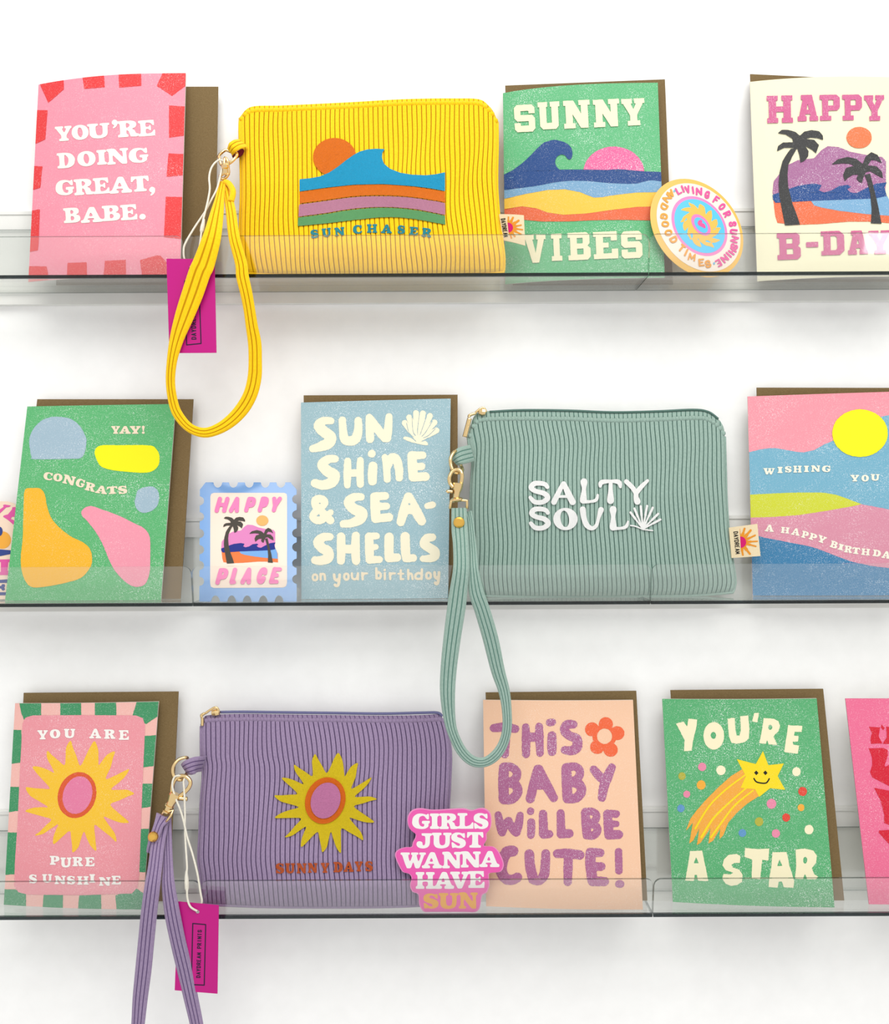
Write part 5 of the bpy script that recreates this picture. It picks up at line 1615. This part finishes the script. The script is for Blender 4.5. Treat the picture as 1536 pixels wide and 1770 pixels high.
# ---------------- green pouch
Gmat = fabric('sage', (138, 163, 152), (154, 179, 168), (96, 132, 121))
gtop = [(808.5, 752), (813, 735), (822, 716), (843.7, 710.5), (900, 709.5), (980, 710), (1060, 713), (1140, 711), (1200, 708.5), (1222, 711), (1240, 723), (1250, 738), (1252, 752)]
glef = [(808.5, 752), (810.7, 772), (816.5, 798.7), (814.3, 837), (813, 890), (814, 950), (812, 1000), (816, 1029)]
grig = [(1252, 752), (1253.6, 807), (1255, 860), (1259.4, 924.4), (1265, 965), (1271, 1005), (1266, 1024)]
gbot = [(816, 1029), (900, 1031), (1000, 1031), (1100, 1030), (1200, 1029), (1266, 1024)]
gs = Pouch(gtop, grig, gbot, glef, .7065, .699, .0085, 9)
gt = pouch('sage green corduroy zip pouch embroidered with white Salty Soul and shell', gs, (1040, 1036), Z2, Gmat, 58, 8, .699, .045)
iz = (880, 690, 3.413)
a = Art(*iz)
a.blur = 1
for dx, dy in ((0, 0), (3, 152)):
    a.brush(' '.join('%g,%g,%g' % (x + dx, y + dy, r) for x, y, r in ((224, 518, 12), (212, 503, 13), (185, 496, 14), (148, 498, 15), (129, 520, 16), (152, 541, 14), (205, 556, 15), (226, 582, 16), (196, 607, 14), (150, 606, 14), (124, 580, 11))))
a.brush('318,497,12 298,535,14 263,607,17', '322,497,12 345,550,18 373,606,19', '288,574,8 350,574,8', '440,487,21 440,530,12 436,596,21', '436,604,12 478,604,8 512,594,10 521,566,7',
        '536,514,8 545,490,14 600,484,9 645,489,14 655,517,8', '598,488,11 597,540,13 597,598,21', '690,486,14 725,520,14 746,552,14', '815,481,9 780,515,13 750,552,14', '748,552,14 748,580,15 755,604,19',
        '433,650,18 440,700,16 456,742,16 486,762,12 513,745,11 526,700,10 541,652,17', '612,650,21 612,695,12 612,755,21', '612,761,12 652,762,8 688,752,10 700,722,6')
a.ell(331, 707, 72, 66); a.ell(327, 706, 25, 49, -8, cut=True)
embroider(a, gs, gt, 'embroidered_letter', (252, 252, 250), th=.0007, step=.35, split=True)
a = Art(*iz)
for e_ in ((715, 668), (738, 645), (775, 632), (812, 630), (846, 640), (878, 676), (890, 710)):
    e_ = np.array(e_, float); b_ = np.array((788., 765.)); m_ = b_ * .4 + e_ * .6
    a.line([b_, m_], 2.5, r2=7.5); a.line([m_, e_], 7.5, r2=6)
a.line([(715, 745), (745, 750), (788, 768)], 4); a.line([(788, 768), (820, 772), (845, 775)], 4)
embroider(a, gs, gt, 'embroidered_shell', (252, 252, 250), th=.0007, step=.35)
o, ls = label_tab(gt, [(1259.5, 912), (1308.5, 905.5), (1314, 961), (1264, 964.5)], .697, .689, None)
lz = (1250, 890, 19.2)
half_sun(o, ls, lz, 560, 905, 190, [(-92, 430, 42), (-70, 470, 55), (-46, 520, 60), (-22, 540, 45), (0, 560, 40), (18, 530, 42), (54, 500, 58), (82, 430, 52)], -3)
vertical_text(o, ls, lz, 'DAYDREAM', (400, 545), (475, 1300), 150, (24, 22, 18), step=.12)
# zip along the top
zp = [(846, 711.8), (900, 709), (980, 709.6), (1060, 712.6), (1140, 710.8), (1198, 708.2), (1224, 712), (1241, 724)]
zd = .7065
M_ZG = noisy('sage_zip_teeth', (84, 118, 108), (104, 138, 128), 3000, .6, .8, (1, 1, 1))
zo = tube('zip_teeth', U(zp, zd - .0006), .0009, M_ZG, gt, 6)
hz = (760, 690, 6.81)
pl = lathe('zip_slider', unproj(840, 712, .7045), unproj(826, 711, .7045), [(0, .001), (.1, .0024), (.5, .003), (.9, .002), (1, .0008)], M_GOLD, gt, 8)
tube('slider_bridge', U([(545, 150), (520, 105), (480, 110), (430, 150), (415, 175)], .7035, hz), .0009, M_GOLD, pl, 6)
tube('zip_pull', U([(420, 165), (350, 190), (345, 215)], .7035, hz), .0011, M_GOLD, pl, 6)
tube('pull_tab', U([(350, 225), (325, 320), (292, 445)], .703, hz), .0017, M_GOLD, pl, 8, flat=.5)
ribbon('side_loop', [(816, 783, 29, .699), (800, 787, 30, .692), (789, 792, 26, .690), (783, 797, 20, .692)], Gmat, gt, th=.0022, ribs=4)
tube('ring', U([(170, 620), (128, 690), (128, 760), (150, 830), (190, 865), (240, 860), (265, 830), (240, 760), (230, 690), (205, 625)], [.688, .685, .684, .683, .683, .684, .688, .695, .696, .692], hz), .0013, M_GOLD, gt, 8, True)
strap_pts = [(808, 884, 14, .680), (812, 905, 14, .6765), (815.8, 949.5, 16, .6665), (817.4, 982, 19, .657), (822.6, 1022.7, 26, .6555), (833.4, 1055, 27, .657), (847.6, 1104, 27, .660), (860, 1158, 24, .662), (870.7, 1193.6, 20, .662), (875.4, 1226, 17, .661), (876, 1258.7, 16.5, .660), (869.3, 1285.8, 17, .660), (855.8, 1306, 18, .659), (836.8, 1317.5, 17, .659), (815.8, 1315, 18, .658), (796.8, 1297, 18, .658), (782.5, 1267, 18, .657), (776.4, 1239.7, 21, .657), (773.3, 1199, 26, .656), (775, 1158, 28, .656), (781, 1104, 30, .655), (788.6, 1050, 32, .654), (792, 1022.7, 31, .6535), (796.8, 982, 28, .654), (796, 941.4, 27, .6625), (794, 914, 28, .670), (793, 878, 26, .676)]
wst = ribbon('wrist_strap', [p + (0,) for p in strap_pts], Gmat, gt, th=.0024, ribs=4)
lathe('rivet', unproj(793, 903, .6715), unproj(793, 903, .6675), [(0, .0040), (.5, .0040), (.8, .0037), (1, .0026)], M_BRASS, wst, 20, label='brass rivet')
tube('clasp_hook', U([(250, 1000), (262, 900), (240, 840), (190, 830), (140, 860), (112, 930), (120, 990), (160, 1040)], [.680, .679, .680, .681, .681, .680, .680, .679], hz), .0014, M_GOLD, wst, 8)
lathe('clasp_body', unproj(792, 836, .679), unproj(788, 861, .678), [(0, .0036), (.3, .0034), (.6, .0024), (1, .0022)], M_GOLD, wst, 12)
tube('clasp_lever', U([(150, 1090), (100, 1085), (82, 1100)], .678, hz), .0013, M_GOLD, wst, 6)
lathe('swivel_collar', unproj(788.5, 860, .678), unproj(789.5, 868, .678), [(0, .003), (.3, .0046), (.7, .0046), (1, .003)], M_GOLD, wst, 14)
tube('square_loop', U([(120, 1290), (130, 1205), (215, 1185), (320, 1195), (318, 1290)], [.676, .6765, .677, .6765, .676], hz), .0011, M_GOLD, wst, 8, smooth_k=1)

# ---------------- purple pouch
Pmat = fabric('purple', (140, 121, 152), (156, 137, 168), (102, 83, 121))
ptop = [(347.5, 1252), (352, 1242), (361, 1236), (420, 1234), (500, 1235), (580, 1236), (660, 1237), (730, 1236), (758, 1234.5), (765, 1242)]
plef = [(347.5, 1252), (347.5, 1290), (348.5, 1320), (351, 1340), (347, 1390), (345, 1440), (343, 1485), (347, 1515), (352, 1563)]
prig = [(765, 1242), (772, 1262), (777, 1285), (779, 1310), (777, 1360), (775, 1400), (775, 1480), (776, 1562)]
pbot = [(352, 1563), (450, 1567), (560, 1568), (680, 1567), (776, 1562)]
ps = Pouch(ptop, prig, pbot, plef, .7065, .6803, .0072, 21)
pt_ = pouch('purple corduroy zip pouch embroidered with a yellow flaming sun', ps, (560, 1567), Z3, Pmat, 52, 12, .6803, .028)
lz3 = (330, 1210, 3.268)
a = Art(*lz3)
sun_poly(a, [(700, 305), (832, 298), (942, 355), (1020, 437), (1050, 560), (1035, 690), (972, 792), (845, 865), (742, 860), (622, 830), (530, 775), (472, 665), (470, 540), (512, 440), (582, 365)],
         [(765, 412), (868, 430), (905, 500), (925, 545), (920, 600), (895, 665), (850, 725), (790, 745), (715, 745), (650, 715), (622, 670), (608, 605), (600, 530), (635, 475), (685, 430)], .04)
embroider(a, ps, pt_, 'embroidered_sun', (238, 208, 22), th=.0006)
a = Art(*lz3); a.ell(758, 568, 112, 134, 20); embroider(a, ps, pt_, 'embroidered_ring', (238, 112, 18), th=.0006, lay=2)
a = Art(*lz3); a.ell(760, 568, 82, 104, 20); embroider(a, ps, pt_, 'embroidered_centre', (214, 130, 178), th=.0003, lay=5)
a = Art(*lz3)
a.word('S 478 922 526 980 U 533 922 587 980 N 597 922 652 979 N 660 921 714 976 Y 733 920 780 976 D 805 915 857 973 A 862 914 918 971 Y 925 912 970 968 S 983 910 1026 968', 'cooper')
embroider(a, ps, pt_, 'embroidered_letter', (204, 92, 44), step=.3, th=.0003, split=True)
M_ZP = noisy('lavender_zip_teeth', (104, 106, 150), (130, 130, 172), 3000, .6, .8)
tube('zip_teeth', U([(380, 1231), (420, 1230.5), (500, 1231.5), (580, 1232.5), (660, 1233.5), (730, 1232), (756, 1232), (764, 1238)], .7062), .001, M_ZP, pt_, 6)
wz = (330, 1200, 17.07)
pl = lathe('zip_slider', unproj(380, 1230.5, .7045), unproj(365, 1232.5, .7045), [(0, .001), (.1, .0022), (.5, .0026), (.9, .002), (1, .0008)], M_GOLD, pt_, 8)
tube('slider_bridge', U([(820, 480), (760, 400), (680, 400), (540, 480), (420, 570)], .7035, wz), .0009, M_GOLD, pl, 6)
tube('zip_pull', U([(400, 570), (310, 620), (330, 680)], .703, wz), .0011, M_GOLD, pl, 6)
tube('pull_tab', U([(330, 690), (335, 800), (330, 930)], .7035, wz), .0011, M_GOLD, pl, 6, flat=.5)
qz = (220, 1300, 8.533)
ribbon('side_loop', [(352, 1320, 29, .697), (338, 1322.5, 29, .689), (325, 1327, 27, .687), (319, 1330, 22, .690)], Pmat, pt_, th=.0022, ribs=4)
tube('ring', U([(860, 80), (760, 110), (690, 190), (670, 280), (700, 370), (770, 410), (830, 390), (880, 300), (900, 180), (890, 100)], [.688, .686, .684, .683, .682, .682, .684, .690, .693, .692], qz), .0012, M_GOLD, pt_, 8, True)
strap_pts = [(286, 1412, 20, .679), (288, 1440, 18, .676), (289, 1470, 18, .668), (290, 1500, 19, .661), (290.7, 1529, 23, .6555), (297.6, 1578, 27, .655), (307.5, 1627, 27, .657), (319.3, 1676.6, 27, .659), (330, 1725.7, 25, .660), (339.6, 1770, 23, .660), (346, 1810, 22, .660), (342, 1845, 20, .660), (322, 1872, 19, .659), (288, 1882, 19, .658), (256, 1870, 19, .657), (238, 1840, 20, .656), (235, 1806, 22, .656), (238.5, 1770, 23, .655), (242.2, 1725.7, 26, .655), (247.7, 1676.6, 28, .654), (252.6, 1627, 28, .654), (257.5, 1578, 28, .6525), (263.6, 1529, 27, .6525), (267.7, 1500, 25, .658), (272, 1465, 24, .666), (276, 1440, 24, .672), (281, 1413, 24, .677)]
wst = ribbon('wrist_strap', [p + (0,) for p in strap_pts], Pmat, pt_, th=.0024, ribs=4)
ribbon('strap_end', [(283, 1411, 28, .675, 0), (275, 1425, 18, .6705, 0), (268, 1445, 17, .668, 0), (263, 1462, 17, .668, 0), (260, 1474, 15, .669, 0)], Pmat, wst, th=.0018, ribs=3)
lathe('rivet', unproj(265.5, 1446, .6685), unproj(263.5, 1447, .664), [(0, .0036), (.5, .0036), (.8, .003), (1, .002)], M_BRASS, wst, 18, label='brass rivet')
tube('clasp_hook', U([(660, 590), (670, 480), (720, 390), (800, 350), (880, 370), (930, 440), (910, 520), (850, 590), (760, 660)], [.679, .680, .681, .681, .680, .679, .678, .678, .678], qz), .0014, M_GOLD, wst, 8)
lathe('clasp_body', unproj(304, 1372, .678), unproj(293, 1394, .677), [(0, .0040), (.2, .0042), (.7, .0028), (1, .0026)], M_GOLD, wst, 12)
tube('clasp_lever', U([(760, 680), (850, 690), (885, 690)], .677, qz), .0015, M_GOLD, wst, 6)
lathe('swivel_collar', unproj(293.5, 1392, .677), unproj(288, 1404, .677), [(0, .0034), (.15, .0034), (.25, .0022), (.7, .0022), (.8, .0032), (1, .0030)], M_GOLD, wst, 14)
tube('square_loop', U([(490, 960), (535, 885), (600, 880), (680, 860), (640, 940), (560, 1040)], [.676, .6755, .6755, .676, .674, .6725], qz), .0009, M_GOLD, wst, 8, smooth_k=1)

# ================================================================= SWING TAGS
M_TAG = ink((204, 14, 136), 0, .4)


def tag(label, quad, d, hole, box, word, w0, w1, whgt, strings, z, bead):
    c = [unproj(*quad[0], d), unproj(*quad[1], d), unproj(*quad[2], d + .002), unproj(*quad[3], d + .002)]
    s = Sheet(c, 0, (1, 1)); s.clip = False
    m = (np.array(c[2]) + np.array(c[3])) / 2
    t = thing('swing_tag', label, 'tag', m, GT)
    a = Art(); a.poly(quad); a.ell(hole[0], hole[1], 3.4, 3.4, cut=True, n=20)
    tg = a.build(s, t, 'tag_card', M_TAG, 0, thick=.0006, off=0, step=.4)
    a = Art(); b = np.array(box, float); n = len(b)
    for i in range(n): a.line([b[i], b[(i + 1) % n]], .95)
    a.build(s, tg, 'printed_frame', ink((44, 16, 58), 0), 1, off=.0007, step=.3)
    a = Art(); p0, p1 = np.array(w0, float), np.array(w1, float); u = p1 - p0; L = np.hypot(*u); u /= L
    an = math.degrees(math.atan2(u[1], u[0])); cw = L / len(word)
    for i, ch in enumerate(word):
        if ch == ' ': continue
        q = p0 + u * cw * (i + .5)
        a.glyph(ch, q[0], q[1], cw * .84 * (.4 if ch == 'I' else 1), whgt * 1.12, an, dict(STY['sans'], wv=.21, wh=.17))
    a.build(s, tg, 'lettering', ink((44, 16, 58), 0), 1, off=.0007, step=.2, stuff=True)
    for i, (pts, dd) in enumerate(strings):
        tube('string', U(pts, dd, z), .00072, M_STRING, t, 6)
    lathe('string_lock', unproj(*bead[0]), unproj(*bead[1]), [(0, .0007), (.35, .0013), (.6, .0015), (.9, .0013), (1, .0008)], M_STRING, t, 10)
    return t


n_ = 14
tag('magenta swing tag hanging behind the yellow wrist strap', [(288, 447.5), (371, 448), (374.3, 610), (293, 610.5)], .6565, (329.6, 465),
    [(319.5, 486), (344, 487), (347.8, 594), (323, 596.5)], 'DAYDREAM PRINTS', (335.5, 588), (333.5, 492), 7.5,
    [([(800, 400), (740, 385), (680, 430), (640, 500), (622, 600), (630, 720), (610, 850), (580, 980), (550, 1100), (535, 1200), (520, 1330), (500, 1450), (465, 1570), (400, 1650)],
      [.679, .679, .677, .675, .673, .670, .667, .664, .661, .659, .657, .656, .6555, .6555]),
     ([(790, 400), (760, 540), (715, 720), (650, 850), (570, 1000), (450, 1180), (345, 1360), (322, 1450), (335, 1560), (400, 1650)],
      [.680, .679, .675, .671, .667, .661, .657, .6565, .6575, .658])], rz, ((352.5, 379, .6615), (348, 402, .6585)))
tag('magenta swing tag hanging from the purple pouch on a white string loop', [(308.3, 1557.8), (378.4, 1564.4), (376, 1717), (302.2, 1711)], .6575, (341.5, 1575.5),
    [(333.5, 1595.5), (355.8, 1597.5), (353.3, 1702), (331, 1701)], 'DAYDREAM PRINTS', (343, 1690), (345.5, 1606), 6.5,
    [([(750, 350), (860, 355), (830, 430), (840, 600), (850, 900), (850, 1150), (862, 1400), (880, 1680), (875, 1800), (880, 2000), (885, 2150), (930, 2280), (1030, 2345)],
      [.680, .681, .679, .677, .673, .670, .666, .661, .6595, .657, .656, .6555, .6565]),
     ([(770, 345), (700, 365), (665, 450), (672, 550), (715, 690), (780, 850), (830, 1020), (885, 1260), (960, 1500), (1030, 1780), (1080, 2080), (1098, 2220), (1035, 2350)],
      [.680, .6795, .678, .677, .675, .673, .671, .668, .664, .660, .6585, .6585, .659])], qz, ((322, 1505, .6605), (323, 1540, .6575)))
